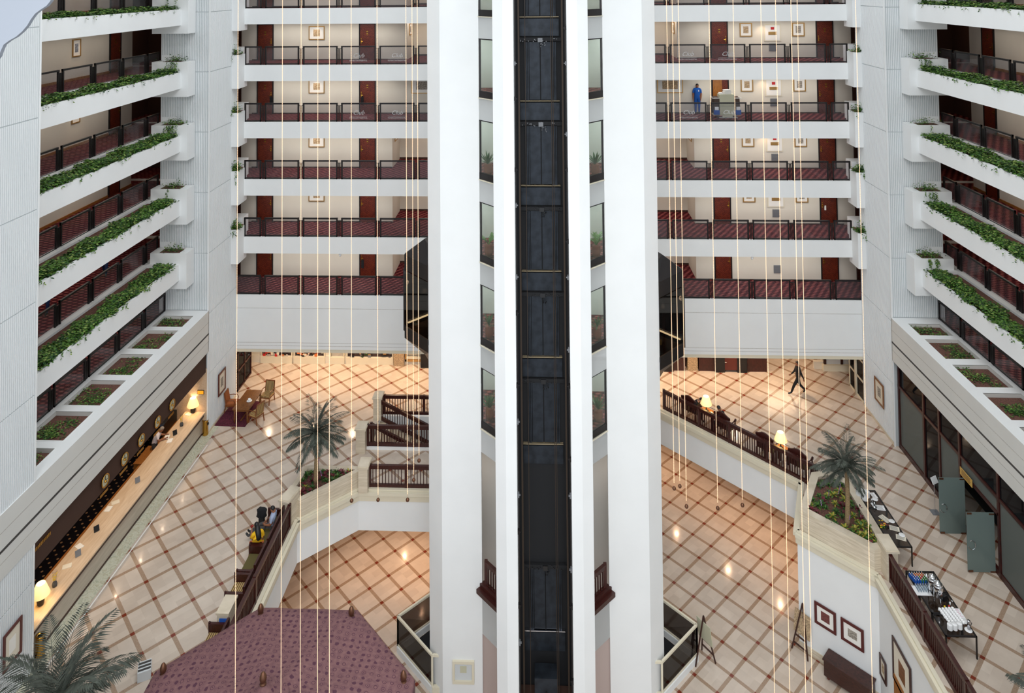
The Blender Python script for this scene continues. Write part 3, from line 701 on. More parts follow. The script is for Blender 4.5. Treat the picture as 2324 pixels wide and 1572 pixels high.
for k in range(0, 6):
    z = ZK(k); x = (F(1734, 70, Y=WY).x+F(1771, 70, Y=WY).x)/2
    if k < 5:
        t = thing('hose_cabinet', 'white wall cabinet with a red notice on the %s back gallery' % ORD[k], 'cabinet', (x, WY-0.01, z), group='hose cabinets')
        m = MB(); m.box(-0.48, 0.48, -0.03, 0, 0.98, 1.98); m.build('body', 'cream_trim', t)
        m = MB(); m.box(-0.42, 0.42, -0.04, -0.03, 1.04, 1.92); m.build('door', 'paper_white', t)
        m = MB(); m.box(-0.10, 0.10, -0.045, -0.04, 1.66, 1.82); m.build('notice', 'red_plastic', t)
        m = MB(); m.box(-0.24, 0.24, -0.06, -0.04, 1.36, 1.54); m.build('label_bar', 'gold_frame', t)
    m = MB(); m.box(-0.20, 0.20, -0.03, 0, 0.42, 0.86)
    for q in range(8): m.box(-0.18, 0.18, -0.04, -0.03, 0.45+q*0.05, 0.47+q*0.05)
    o = m.build('wall_vent', 'plastic_grey'); o.location = (x, WY-0.01, z); tag(o, 'small grey square vent low on the wall of the %s back gallery' % ORD[k], 'vent', 'wall vents')
for k in range(0, 4):
    for s in (-1, 1):
        t = picture('gold framed print beside the door of the %s %s side gallery' % (ORD[k], SIDE[s]), 0, 0, 0.62, 0.85, 0, art='art_blue', origin=(s*22.49, 34.1, ZK(k)+1.55), rot=-s*PI/2)
        spot('picture_light', (s*22.2, 34.1, ZK(k)+2.2), 22, (1, 0.75, 0.5), 1.5, 0.04, rot=(0, 0.1*s, 0))
for k in range(0, 4):
    spot('picture_light', (-13.46, WY-0.35, ZK(k)+2.2), 16, (1, 0.78, 0.55), 1.5, 0.04, rot=(0.15, 0, 0))
    spot('picture_light', (12.9, WY-0.35, ZK(k)+2.2), 22, (1, 0.7, 0.45), 1.5, 0.04, rot=(0.15, 0, 0))
for x, y, lab, s_ in ((772, 581, 'small white dome light under the fifth back gallery, left half', 0), (1707, 588, 'small white dome light under the fifth back gallery, right half', 0), (326, 690, 'small white dome light under the fifth left side gallery', -1), (2184, 707, 'small white dome light under the fifth right side gallery', 1)):
    p = F(x, y, Y=BY+0.1) if s_ == 0 else F(x, y, X=s_*18.45)
    t = thing('dome_camera', lab, 'camera', p, group='white dome fixtures')
    m = MB(); m.lathe((0, 0, 0.04), [(0.07, 0.08), (0.07, 0.02), (0.055, -0.03), (0.03, -0.06), (0.0, -0.07)], 12); m.build('dome', 'plastic_white', t, True)
    m = MB(); m.box(-0.02, 0.02, -0.02, 0.02, 0.1, 0.3); m.build('bracket', 'plastic_white', t)
# black do-not-disturb bags and tags on handles
for x, k, y0, mn in ((-16.2, 2, 1.0, 'cloth_black'), (-10.68, 2, 1.0, 'cloth_black'), (-10.68, 5, 1.0, 'cloth_black'), (F(1862, 60, Y=WY).x, 4, 1.0, 'paper_white')):
    m = MB()
    if mn == 'cloth_black': m.prism([(x-0.08, WY-0.11), (x+0.08, WY-0.11), (x+0.08, WY-0.08), (x-0.08, WY-0.08)], ZK(k)+0.55, ZK(k)+1.0); m.box(x-0.03, x+0.03, WY-0.11, WY-0.08, ZK(k)+1.0, ZK(k)+1.08)
    else: m.box(x-0.05, x+0.05, WY-0.11, WY-0.10, ZK(k)+0.85, ZK(k)+1.12)
    tag(m.build('door_hanger', mn), '%s hanging on a door handle, %s back gallery at x%s' % ('black cloth bag' if mn == 'cloth_black' else 'white card', ORD[k], '') if 0 else {(-16.2): 'black cloth bag hanging on the leftmost door of the third back gallery', (-10.68): 'black cloth bag hanging on the second door of the %s back gallery' % ORD[k]}.get(x, 'white card hanging on the rightmost door of the fifth back gallery'), 'bag' if mn == 'cloth_black' else 'card')

# ---------------------------------------------------------------- planter boxes at the corners
def ivy_mesh(n, spread, size=0.11, trail=0, seed=0, h=0.2):
    rnd = random.Random(seed); m = MB()
    for i in range(n):
        p = spread(rnd); m.mi = rnd.choice((0, 0, 1, 1, 1, 2))
        a = rnd.uniform(0, 2*PI); m.leaf(p, (math.cos(a), math.sin(a), rnd.uniform(-0.2, 0.7)), size*rnd.uniform(0.7, 1.3), size*0.62, 0.35, rnd.uniform(-0.6, 0.6), 2)
    return m
LM = ['leaf_dark', 'leaf_mid', 'leaf_light']
def trail(m, rnd, p, length, drift, step=0.045, size=0.085):
    q = Vector(p)
    for i in range(int(length/step)):
        q += Vector((drift[0]*step+rnd.uniform(-0.02, 0.02), drift[1]*step+rnd.uniform(-0.02, 0.02), -step*0.9)); m.mi = rnd.choice((0, 1, 1, 2))
        a = rnd.uniform(0, 2*PI); m.leaf(q, (math.cos(a), math.sin(a), -0.2), size, size*0.7, 0.3, rnd.uniform(-1, 1), 2)
for k in range(-1, 5):
    for s in (-1, 1):
        z = ZK(k)
        # side box
        t = thing('corner_planter_box', 'large white planter box at the far end of the %s %s side gallery' % (ORD[k], SIDE[s]), 'planter', (s*18.85, 36.4, z-1.12), group='planter boxes of the side galleries')
        m = MB(); a = (-0.92, 0.95) if s > 0 else (-0.95, 0.92)
        m.box(a[0], a[1], -0.4, 0.40, 0, 1.72); m.box(a[0], a[1], -0.4, -0.32, 1.72, 1.76); m.box(a[0], a[1], 0.34, 0.40, 1.72, 1.76); m.box(a[0], a[0]+0.4, -0.32, 0.34, 1.72, 1.76); m.box(a[1]-0.4, a[1], -0.32, 0.34, 1.72, 1.76)
        m.build('box', 'white_paint', t)
        m = MB(); m.box(a[0]+0.4, a[1]-0.4, -0.32, 0.34, 1.72, 1.735); m.build('soil', 'soil', t)
        m = MB(); m.box(s*18.95, s*19.75, 36.84, 37.3, z+0.0, z+0.92); o = m.build('pier_cap', 'white_paint'); tag(o, 'white stub wall behind the %s %s corner box' % (ORD[k], SIDE[s]), 'wall', kind='structure')
        if k >= 0:
            rnd = random.Random(900+k*2+s)
            m = ivy_mesh([230, 260, 300, 170, 150][k] if s < 0 else [260, 200, 150, 200, 240][k], lambda r: (s*(18.75+r.gauss(0, 0.26)), 36.35+r.uniform(-0.3, 0.25), z+0.66+abs(r.gauss(0, 0.13))), 0.10, seed=k*7+s)
            for q in range([3, 9, 14, 2, 0][k] if s < 0 else [8, 8, 1, 10, 12][k]):
                trail(m, rnd, (s*(18.75+rnd.uniform(-0.3, 0.3)), 35.96, z+0.68), rnd.uniform(0.25, 0.75), (s*rnd.uniform(-0.1, 0.35), -0.1))
            o = m.build('trailing_ivy', LM, loc=(s*18.75, 36.3, z+0.6)); tag(o, 'ivy spilling from the planter box at the end of the %s %s side gallery' % (ORD[k], SIDE[s]), 'ivy', 'ivy in the corner boxes')
        # back box
        t = thing('corner_planter_box', 'tall white planter box at the %s end of the %s back gallery' % (SIDE[s], ORD[k]), 'planter', (s*17.2, 39.9, z-1.22), group='planter boxes of the back galleries')
        m = MB(); a = (-0.45, 0.43)
        m.box(-0.45, 0.43, -0.42, 0.7, 0, 1.80); m.box(-0.45, 0.43, -0.42, -0.34, 1.8, 1.86); m.box(-0.45, -0.37, -0.34, 0.7, 1.8, 1.86); m.box(0.35, 0.43, -0.34, 0.7, 1.8, 1.86); m.build('box', 'white_paint', t)
        m = MB(); m.box(-0.37, 0.35, -0.34, 0.7, 1.8, 1.82); m.build('soil', 'soil', t)
        m = MB(); m.box(s*17.0, s*17.95, 40.6, 41.4, z, z+0.95); o = m.build('pier_cap', 'white_paint'); tag(o, 'white stub wall behind the %s box of the %s back gallery' % (SIDE[s], ORD[k]), 'wall', kind='structure')
        if k >= 1:
            n_ = {1: 200, 2: 300, 3: 330, 4: 300}[k]; rnd = random.Random(40+k+s)
            m = ivy_mesh(n_, lambda r: (s*(17.18+max(-0.5, min(0.5, r.gauss(0, 0.24)))), 39.6+r.uniform(-0.1, 0.3), z+0.66+abs(r.gauss(0, 0.17))), 0.135, seed=k*9+s+3)
            for q in range({1: 1, 2: 2, 3: 5, 4: 7}[k]): trail(m, rnd, (s*(17.2+rnd.uniform(-0.35, 0.3)), 39.44, z+0.66), rnd.uniform(0.1, 0.5 if k != 3 or s > 0 else 0.9), (0, -0.05))
            o = m.build('trailing_ivy', LM, loc=(s*17.2, 39.6, z+0.6)); tag(o, 'ivy tuft in the planter box at the %s end of the %s back gallery' % (SIDE[s], ORD[k]), 'ivy', 'ivy in the back gallery boxes')
# ivy beds along the side parapets
for k in range(0, 5):
    for s in (-1, 1):
        z = ZK(k); rnd = random.Random(k*3+s); m = MB(); n_ = 7600
        w0, w1 = PX+0.08, PX+(1.15 if k < 3 else 0.95)
        for i in range(n_):
            y = 24.2+11.7*rnd.random(); lob = 0.10*math.sin(y*3.1+k)+0.07*math.sin(y*7.7+s*2+k)
            x = rnd.uniform(w0+0.05+lob*0.9 if rnd.random() < 0.8 else w0-0.10, w1+lob)
            hgt = 0.10+0.16*rnd.random()*(1+0.5*math.sin(y*2.3+k)); m.mi = rnd.choice((0, 0, 1, 1, 1, 2)); a = rnd.uniform(0, 2*PI)
            m.leaf((s*x, y, z+hgt), (math.cos(a), math.sin(a), rnd.uniform(-0.1, 0.7)), 0.13*rnd.uniform(0.7, 1.2), 0.085, 0.3, rnd.uniform(-0.6, 0.6), 2)
        for q in range(16): trail(m, rnd, (s*(PX-0.02), 24.5+11*rnd.random(), z+0.14), rnd.uniform(0.05, 0.22), (-s*0.15, 0))
        o = m.build('ivy_bed', LM, loc=(s*18.9, 30, z)); tag(o, 'long bed of green ivy along the %s %s side gallery' % (ORD[k], SIDE[s]), 'ivy', 'ivy beds on the parapets')
# soil squares on the ledges
for s in (-1, 1):
    for i, (a, b) in enumerate([(35.05, 36.2), (32.93, 34.7), (30.72, 32.45), (28.5, 30.3), (26.3, 28.08), (24.1, 25.86)]):
        if s > 0 and i > 4: continue
        nm = ['farthest', 'second farthest', 'third farthest', 'fourth farthest', 'fifth farthest', 'nearest visible'][i]
        t = thing('ledge_planting_square', 'square of brown soil with low green plants, %s on the %s ledge' % (nm, SIDE[s]), 'planter', (s*18.4, (a+b)/2, 6.05), group='planting squares on the ledges')
        m = MB(); h = (b-a)/2; m.box(-0.74, 0.74, -h+0.01, h-0.01, -0.84, 0.0); m.build('soil', 'soil', t)
        m = MB()
        m.box(-0.75, 0.75, -h-0.05, -h, 0.15, 0.17); m.box(-0.75, 0.75, h, h+0.05, 0.15, 0.17); m.box(-0.80, -0.75, -h, h, 0.15, 0.17); m.box(0.75, 0.80, -h, h, 0.15, 0.17); m.build('rim', 'white_paint', t)
        rnd = random.Random(i*5+s); m = MB(); cl = [(rnd.uniform(-0.5, 0.5), rnd.uniform(-h*0.75, h*0.75), rnd.uniform(0.12, 0.26)) for q in range(7)]
        for q in range(330 if i < 4 else 420):
            c_ = rnd.choice(cl); x = max(-0.7, min(0.7, rnd.gauss(c_[0], c_[2]))); y = max(-h+.05, min(h-.05, rnd.gauss(c_[1], c_[2]*0.8))); m.mi = rnd.choice((0, 0, 1, 1, 2)); an = rnd.uniform(0, 2*PI)
            m.leaf((x, y, rnd.uniform(0.01, 0.09)), (math.cos(an), math.sin(an), rnd.uniform(0, 0.8)), 0.10, 0.06, 0.3, 0, 2)
        m.build('ground_cover', LM, t)['kind'] = 'stuff'
# ---------------------------------------------------------------- wooden balustrades
def balustrade(label, a, b, za=0.0, zb=None, h=1.0, posts=(), group='dark wood balustrades', ends=True, gap=0.125):
    zb = za if zb is None else zb
    a, b = Vector((a[0], a[1], za)), Vector((b[0], b[1], zb)); c = a.lerp(b, 0.5); t = thing('wooden_balustrade', label, 'balustrade', c, group=group)
    a, b = a-c, b-c; u = Vector((0, 0, 1)); L = (b-a).length; d = (b-a)/L
    m = MB(); m.bar(a+u*(h-0.09), b+u*(h-0.09), 0.07, 0.14); m.bar(a+u*h, b+u*h, 0.13, 0.05); m.build('top_rail', 'dark_wood', t)
    m = MB(); m.bar(a+u*0.10, b+u*0.10, 0.10, 0.16); m.build('bottom_rail', 'dark_wood', t)
    ps = ([0.0, 1.0] if ends else [])+list(posts)
    for f in ps:
        p = a.lerp(b, f); m = MB(); m.bar(p+u*0.0, p+u*(h+0.05), 0.12, 0.12); m.build('newel_post', 'dark_wood', t)
    n = int(L/gap); n = min(n, 98)
    proto = None; hh = Vector((0, 0, 1))
    for i in range(1, n):
        f = i/n
        if any(abs(f-g)*L < 0.08 for g in ps): continue
        p = a.lerp(b, f)
        if proto is None:
            m = MB(); m.bar(hh*0.16, hh*(h-0.14), 0.032, 0.045); proto = m.build('baluster', 'dark_wood', t); proto.location = p; proto.rotation_euler = (0, 0, math.atan2(d.y, d.x))
        else: q = proto.copy(); C.objects.link(q); q.parent = t; q.location = p
    return t
balustrade('dark wood balustrade along the left side of the void, beside the benches', (-10.74, 30.62), (-10.74, 20.0), posts=(0.345, 0.7), gap=0.115)
balustrade('dark wood balustrade between stone pier and tower, facing the camera', (-7.96, 33.22), (-4.62, 33.22), posts=(0.5,), gap=0.145)
balustrade('long diagonal dark wood balustrade behind the lamps on the right', (6.4, 39.62), (12.22, 33.72), posts=(0.07, 0.26, 0.47, 0.71), gap=0.125)
balustrade('dark wood balustrade beside the buffet tables on the right', (13.12, 28.72), (13.12, 20.5), posts=(0.30, 0.60), gap=0.115)

def pier(label, x, y, w_, l_, h, rot=0, z=0.0):
    t = thing('stone_pier', label, 'pier', (x, y, z), rot, group='travertine piers')
    m = MB(); m.box(-w_/2, w_/2, -l_/2, l_/2, 0, h-0.1); m.build('shaft', 'travertine', t)
    m = MB(); m.box(-w_/2-0.05, w_/2+0.05, -l_/2-0.05, l_/2+0.05, h-0.1, h-0.03); m.prism([(-w_/2-0.02, -l_/2-0.02), (w_/2+0.02, -l_/2-0.02), (w_/2+0.02, l_/2+0.02), (-w_/2-0.02, l_/2+0.02)], h-0.03, h); m.build('cap', 'travertine', t)
    return t
pier('travertine pier at the bend between palm planter and balustrade', -8.18, 33.15, 0.42, 0.62, 1.18)
pier('travertine pier at the near end of the left palm planter', -10.9, 31.1, 0.42, 0.85, 1.16, -0.25)
pier('travertine pier at the foot of the right palm planter, by the buffet', 13.2, 29.1, 0.42, 0.8, 1.18)
pier('travertine pier at the top of the stair, farther one', -8.77, 38.5, 0.42, 0.60, 1.2)
pier('travertine pier at the top of the stair, nearer one', -8.98, 35.85, 0.46, 0.62, 1.2)
# stair going down behind the tower
t = thing('staircase', 'travertine stair going down between dark wood balustrades left of the tower', 'stairs', (-8.7, 37.2, 0))
for i in range(14):
    m = MB(); x0 = 0.05+i*0.33; m.box(x0, x0+0.33, -1.1, 1.2, -(i+1)*0.165-0.4, -(i+1)*0.165); m.box(x0, x0+0.345, -1.1, 1.2, -(i+1)*0.165-0.01, -(i+1)*0.165+0.015); m.build('step', 'step_stone', t)
mb = MB(); mb.prism([(0, 0)]*0 or [(-8.75, 38.45), (-4, 38.45), (-4, 38.6), (-8.75, 38.6)], -1.8, 0.1); mb.prism([(-8.75, 35.85), (-4, 35.85), (-4, 36.02), (-8.75, 36.02)], -1.8, 0.14)
struct(mb, 'wall_stair', 'white_paint', 'low stone walls on both sides of the stair')
balustrade('dark wood balustrade on the near side of the stair opening', (-8.72, 35.95), (-4.65, 35.95), 0.12, posts=(0.56,), gap=0.14)
balustrade('dark wood balustrade on the far side of the stair opening', (-8.5, 38.75), (-4.65, 38.75), 0.0, posts=(0.55,), gap=0.14)
balustrade('sloping dark wood balustrade running down the far side of the stair', (-8.62, 38.3), (-4.65, 38.3), 0.0, -1.95, gap=0.14)
balustrade('sloping dark wood balustrade running down the near side of the stair', (-8.62, 36.3), (-4.65, 36.3), 0.0, -1.95, gap=0.14)
# balustrades inside the tower openings at lobby level
for s in (-1, 1):
    a, b = Vector((s*2.42, 28.5)), Vector((s*1.3, 27.38))
    balustrade('short dark wood balustrade in the %s tower opening at lobby level' % SIDE[s], (a.x-s*0.13, a.y+0.02), (b.x, b.y+0.15), -0.45, h=0.98, gap=0.14, ends=True)
    m = MB(); m.bar((s*2.56, 28.55, -0.53), (s*1.3, 27.29, -0.53), 0.3, 0.16); m.bar((s*2.46, 28.6, -0.38), (s*1.3, 27.44, -0.38), 0.22, 0.16)
    tag(m.build('window_ledge', 'dark_wood'), 'dark wood ledge under the balustrade in the %s tower opening' % SIDE[s], 'ledge', 'tower opening ledges')

# ---------------------------------------------------------------- stone palm planters
def stone_planter(label, poly, h, rim=0.32, soilz=None):
    cx = sum(p[0] for p in poly)/len(poly); cy = sum(p[1] for p in poly)/len(poly); t = thing('stone_planter', label, 'planter', (cx, cy, 0))
    P = [Vector((p[0]-cx, p[1]-cy)) for p in poly]; n = len(P)
    if sum(P[i].x*P[(i+1) % n].y-P[(i+1) % n].x*P[i].y for i in range(n)) < 0: P = P[::-1]
    inn = []
    for i in range(n):
        a, b, c_ = P[i-1], P[i], P[(i+1) % n]; d1 = (b-a).normalized(); d2 = (c_-b).normalized(); n1 = Vector((-d1.y, d1.x)); n2 = Vector((-d2.y, d2.x)); bis = (n1+n2).normalized()
        inn.append(b+bis*rim/max(0.35, bis.dot(n1)))
    m = MB(); vs = []
    for q, z in ((P, 0), (P, h-0.12), ([p*1.015 for p in P], h-0.12), ([p*1.015 for p in P], h), (inn, h), (inn, 0.1)): vs += [(p.x, p.y, z) for p in q]
    fs = [(r*n+i, r*n+(i+1) % n, (r+1)*n+(i+1) % n, (r+1)*n+i) for r in range(5) for i in range(n)]
    m.add(vs, fs); m.build('stone_wall', 'travertine', t)
    m = MB(); m.prism([(p.x, p.y) for p in inn], 0.1, h-0.12); m.build('soil', 'soil', t)
    return t, [Vector((p.x+cx, p.y+cy)) for p in inn]
pl, innL = stone_planter('triangular travertine planter under the left palm', [(-10.5, 31.22), (-11.2, 31.7), (-11.0, 33.45), (-8.45, 33.45), (-8.45, 33.12)], 0.78, 0.20)
pr_, innR = stone_planter('five sided travertine planter under the right palm', [(10.62, 31.2), (11.95, 33.5), (12.75, 33.7), (13.42, 33.0), (13.42, 29.3), (12.72, 29.15)], 0.85, 0.30)

def palm(name, label, loc, H, R, nf, seed, mats=('palm_leaf',), trunk=0.09, group='grey green palms'):
    rnd = random.Random(seed); t = thing('potted_palm', label, 'palm', loc, group=group)
    m = MB(); pts = []; rs = []
    for i in range(14): f = i/13; pts.append((0.04*math.sin(f*3), 0, f*H)); rs.append(trunk*(1.15-0.35*f)*(1.06 if i % 2 else 0.97))
    m.tube(pts, rs, 9); m.build('trunk', 'palm_trunk', t, True)
    m = MB()
    for i in range(9): a = i*2.4; m.leaf((0, 0, H-0.05), (math.cos(a)*0.3, math.sin(a)*0.3, 1), R*0.25, 0.05, 0.1)
    m.build('crown_core', 'palm_leaf_dark', t)
    for i in range(nf):
        a = i*2.39996+rnd.uniform(-0.2, 0.2); el = 1.35-1.55*(i/nf)+rnd.uniform(-0.1, 0.1); L = R*rnd.uniform(0.85, 1.15); m = MB(); m.mi = 0
        base = Vector((0.03*math.cos(a), 0.03*math.sin(a), H)); d = Vector((math.cos(a)*math.cos(el), math.sin(a)*math.cos(el), math.sin(el)))
        P = []; p = base.copy(); dd = d.copy(); st = L/12
        for q in range(13):
            P.append(p.copy()); p += dd*st; dd = (dd+Vector((0, 0, -0.085-0.03*max(0, el)))).normalized()
        m.tube(P, [0.014*(1-0.07*q) for q in range(13)], 4)
        for q in range(1, 13):
            for sub in (0, 0.33, 0.66):
                pp = P[q-1].lerp(P[q], sub); tdir = (P[q]-P[q-1]).normalized(); sd = tdir.cross(Vector((0, 0, 1)));
                if sd.length < 0.05: sd = Vector((math.sin(a), -math.cos(a), 0))
                sd.normalize(); f = (q-1+sub)/12; LL = R*0.30*math.sin(PI*min(0.93, 0.22+f*0.72))
                for sg in (-1, 1):
                    m.leaf(pp, tdir*1.0+sd*sg*0.85+Vector((0, 0, -0.22)), LL*rnd.uniform(0.85, 1.1), 0.022*R/1.3+0.008, 0.25, rnd.uniform(-0.5, 0.5), 1)
        m.build('frond', mats[0], t)
    return t
pb = F(716, 1092, Z=0.68); palm('', 'grey green palm in the left travertine planter', (pb.x, pb.y, 0.64), 2.15, 1.5, 30, 1)
pb = F(1923, 1190, Z=0.73); palm('', 'grey green palm in the right travertine planter', (pb.x, pb.y, 0.70), 2.4, 1.35, 28, 2)
palm('', 'large grey palm cut off by the bottom left corner', (-13.75, 20.3, 0), 2.6, 2.3, 34, 3, trunk=0.13)
palm('', 'grey palm mostly outside the bottom right edge, fronds reaching in', (14.55, 21.6, 0), 2.3, 1.5, 26, 4)

# bromeliads
def brom(cols, seed, n=16, L=0.27):
    rnd = random.Random(seed); t = thing('bromeliad', '', 'plant'); m = MB()
    for i in range(n):
        a = i*2.4; m.mi = i % len(cols); el = 0.35+0.9*(i/n); m.leaf((0, 0, 0.02), (math.cos(a)*math.cos(el), math.sin(a)*math.cos(el), math.sin(el)), L*rnd.uniform(0.8, 1.15), 0.07, 0.45, 0, 3)
    m.build('leaves', cols, t); return t
bp_ = [(brom(['leaf_red', 'leaf_dark', 'leaf_red'], 1), 'dark red leaved bromeliad'), (brom(['leaf_mid', 'leaf_yellow'], 2), 'yellow green bromeliad'), (brom(['leaf_dark', 'leaf_mid'], 3), 'green bromeliad')]
fl = thing('bromeliad', '', 'plant'); m = MB(); m.tube([(0, 0, 0), (0.02, 0, 0.35)], 0.008, 4); m.build('stem', 'leaf_dark', fl)
m = MB()
for q in range(5): m.lathe((0.02+0.01*q, 0.01*(q % 2), 0.32+0.05*q), [(0.0, 0), (0.022, 0.02), (0, 0.045)], 6)
m.build('flower', 'flower_purple', fl); bp_.append((fl, 'purple flowered stem'))
def inside(p, poly):
    c = False; n = len(poly)
    for i in range(n):
        a, b = poly[i], poly[i-1]
        if (a.y > p.y) != (b.y > p.y) and p.x < (b.x-a.x)*(p.y-a.y)/(b.y-a.y)+a.x: c = not c
    return c
used = set()
def plant_bed(poly, n, z, weights, where, seed, mind=0.2):
    rnd = random.Random(seed); xs = [p.x for p in poly]; ys = [p.y for p in poly]; got = []; tries = 0
    while len(got) < n and tries < 5000:
        tries += 1; p = Vector((rnd.uniform(min(xs), max(xs)), rnd.uniform(min(ys), max(ys))))
        if not inside(p, poly) or any((p-g).length < mind for g in got): continue
        got.append(p); j = rnd.choices(range(4), weights)[0]; src, lab = bp_[j]; L = lab+' growing in the '+where
        rot = rnd.uniform(0, 6.28); scl = rnd.uniform(0.75, 1.15)
        if j not in used: used.add(j); o = src; o.location = (p.x, p.y, z); o.rotation_euler = (0, 0, rot); o.scale = (scl,)*3; o['label'] = L
        else: o = place(src, (p.x, p.y, z), rot, L, scale=scl)
        o['group'] = lab+'s in the '+where
plant_bed(innL, 34, 0.66, (7, 2, 3, 1), 'left palm planter', 11, 0.17)
plant_bed(innR, 58, 0.73, (2, 4, 5, 1.2), 'right palm planter', 12, 0.2)

# ---------------------------------------------------------------- glass lift cars and pit rails
for s in (-1, 1):
    zf, zt, zb = (8.42, 11.55, 8.12) if s < 0 else (7.86, 10.98, 7.56)
    t = thing('glass_lift_car', 'dark glass observation lift car on the %s side of the tower' % SIDE[s], 'lift', (s*4.6, 30.4, zf))
    P = [(0, -1.28), (s*1.18, -0.08), (s*1.18, 0.08), (0, 1.28)]
    m = MB(); m.prism(P, -0.02, 0.02); m.build('floor', 'fascia_brown', t)
    m = MB(); m.prism(P, -0.30, -0.02); m.add([(p[0], p[1], -0.30) for p in P]+[(0, -0.7, -1.0), (s*0.35, 0, -1.0), (0, 0.7, -1.0)], [(0, 1, 5, 4), (1, 2, 5), (2, 3, 6, 5), (4, 5, 6), (3, 0, 4, 6)]); m.build('underside', 'black_metal', t)
    m = MB(); h = zt-zf; m.prism(P, h-0.62, h); m.add([(p[0], p[1], h) for p in P]+[(0, -0.8, h+0.62), (s*0.35, 0, h+0.62), (0, 0.8, h+0.62)], [(0, 1, 5, 4), (1, 2, 5), (2, 3, 6, 5), (4, 5, 6)]); m.build('roof', 'black_metal', t)
    for i in range(3):
        a, b = Vector(P[i]+(0,)), Vector(P[i+1]+(0,)); u = Vector((0, 0, 1))
        if i == 1: m = MB(); m.bar(a.lerp(b, 0.5), a.lerp(b, 0.5)+u*(h-0.6), 0.1, 0.14); m.build('mullion', 'black_metal', t); continue
        m = MB(); m.bar(a+u*0.1, b+u*0.1, 0.05, 0.2); m.build('kick_panel', 'black_metal', t)
        m = MB(); m.bar(a+u*(h/2-0.2), b+u*(h/2-0.2), 0.02, h-0.9); m.build('glass_pane', 'glass_smoke', t)
        if i == 2: m = MB(); e = (a-b).normalized(); m.bar(a-e*0.1+u*0.24-Vector((s*0.05, 0.05, 0)), b+e*0.2+u*0.24-Vector((s*0.05, 0.05, 0)), 0.05, 0.05); m.build('light_strip', 'strip_glow', t)
    m = MB(); m.box(-s*0.02, s*0.0, -1.25, 1.25, 0, h); m.build('rear_wall', 'fascia_brown', t)
    point('car_light', (s*5.0, 30.4, zf+1.6), 18, (1, 0.72, 0.45), 0.1)
    # railing around the pit
    t = thing('pit_railing', 'white framed glass railing around the %s lift pit' % SIDE[s], 'railing', (s*4.6, 30.2, H2))
    Q = [(-s*0.16, -1.42), (s*1.52, 0.24), (s*0.0, 1.72)]
    for i in range(2):
        a, b = Vector(Q[i]+(0,)), Vector(Q[i+1]+(0,)); u = Vector((0, 0, 1))
        m = MB(); m.bar(a+u*0.12, b+u*0.12, 0.14, 0.26); m.build('curb', 'white_paint', t)
        m = MB(); m.bar(a+u*1.40, b+u*1.40, 0.08, 0.08); m.bar(a+u*0.29, b+u*0.29, 0.06, 0.06); m.bar(a+u*0.25, a+u*1.4, 0.07, 0.07); m.bar(b+u*0.25, b+u*1.4, 0.07, 0.07); m.build('rail_frame', 'cream_trim', t)
        m = MB(); m.bar(a+u*0.84, b+u*0.84, 0.015, 1.02); m.build('glass_pane', 'glass_smoke', t)
    m = MB(); a = Vector(Q[0]+(0,)); b = a+Vector((s*-0.42, -0.0, 0)); m.bar(a+u*1.40, b+u*1.40, 0.08, 0.08); m.bar(b+u*0.25, b+u*1.4, 0.06, 0.06); m.bar(a+u*0.12, b+u*0.12, 0.14, 0.26); m.build('return_panel', 'cream_trim', t)
    mb = MB(); mb.prism([(s*4.6, 28.9), (s*6.0, 30.4), (s*4.6, 31.8)], H2, H2+0.012); struct(mb, 'floor_pit_dark', 'shaft_black', 'dark lift pit inside the %s glass railing' % SIDE[s])
t = thing('wall_niche_frame', 'cream framed square niche low on the left tower face', 'frame', (F(1052, 1522, Y=28.56).x, 28.56, F(1052, 1522, Y=28.56).z))
m = MB(); a = 0.42
m.box(-a, a, -0.09, 0, a-0.1, a); m.box(-a, a, -0.09, 0, -a, -a+0.1); m.box(-a, -a+0.09, -0.09, 0, -a+0.1, a-0.1); m.box(a-0.09, a, -0.09, 0, -a+0.1, a-0.1); m.build('picture_frame', 'cream_trim', t)
m = MB(); m.box(-a+0.09, a-0.09, -0.02, -0.005, -a+0.1, a-0.1); m.build('back_panel', 'frosted_white', t)
m = MB(); m.box(-0.13, 0.12, -0.025, -0.02, -0.05, 0.2); m.build('plaque', 'cart_beige', t)

# ---------------------------------------------------------------- lobby back wall
mb = MB(); mb.box(-18.9, 7.9, 43.86, 44.1, 0, 4.6); mb.box(-18.9, -6, 43.8, 43.86, 0, 0.42); mb.box(15.9, 24, 43.9, 44.1, 0, 0.42)
struct(mb, 'wall_lobby_back', 'cream_wall', 'back wall of the lobby behind the shop windows')
mb = MB(); mb.box(6.6, 13.0, 44.0, 44.2, 0, 4.6); struct(mb, 'wall_shop_back', 'fascia_brown', 'dark back wall behind the display cases')
mb = MB(); mb.box(12.9, 16.1, 50.2, 50.4, 0, 4.6); mb.box(16.4, 24, 44.1, 44.3, 0.42, 4.6); struct(mb, 'wall_lobby_right', 'cream_wall', 'cream walls at the far right of the lobby')
mb = MB(); mb.box(-24, 24, 40.8, 50.5, 3.3, 3.5); struct(mb, 'ceiling', 'ceiling_paint', 'low ceiling over the rear of the lobby')
mb = MB(); mb.box(-18.9, -18.7, 40.2, 44, 0, 4.6); struct(mb, 'wall_lobby_left', 'cream_wall', 'left end wall of the lobby rear')
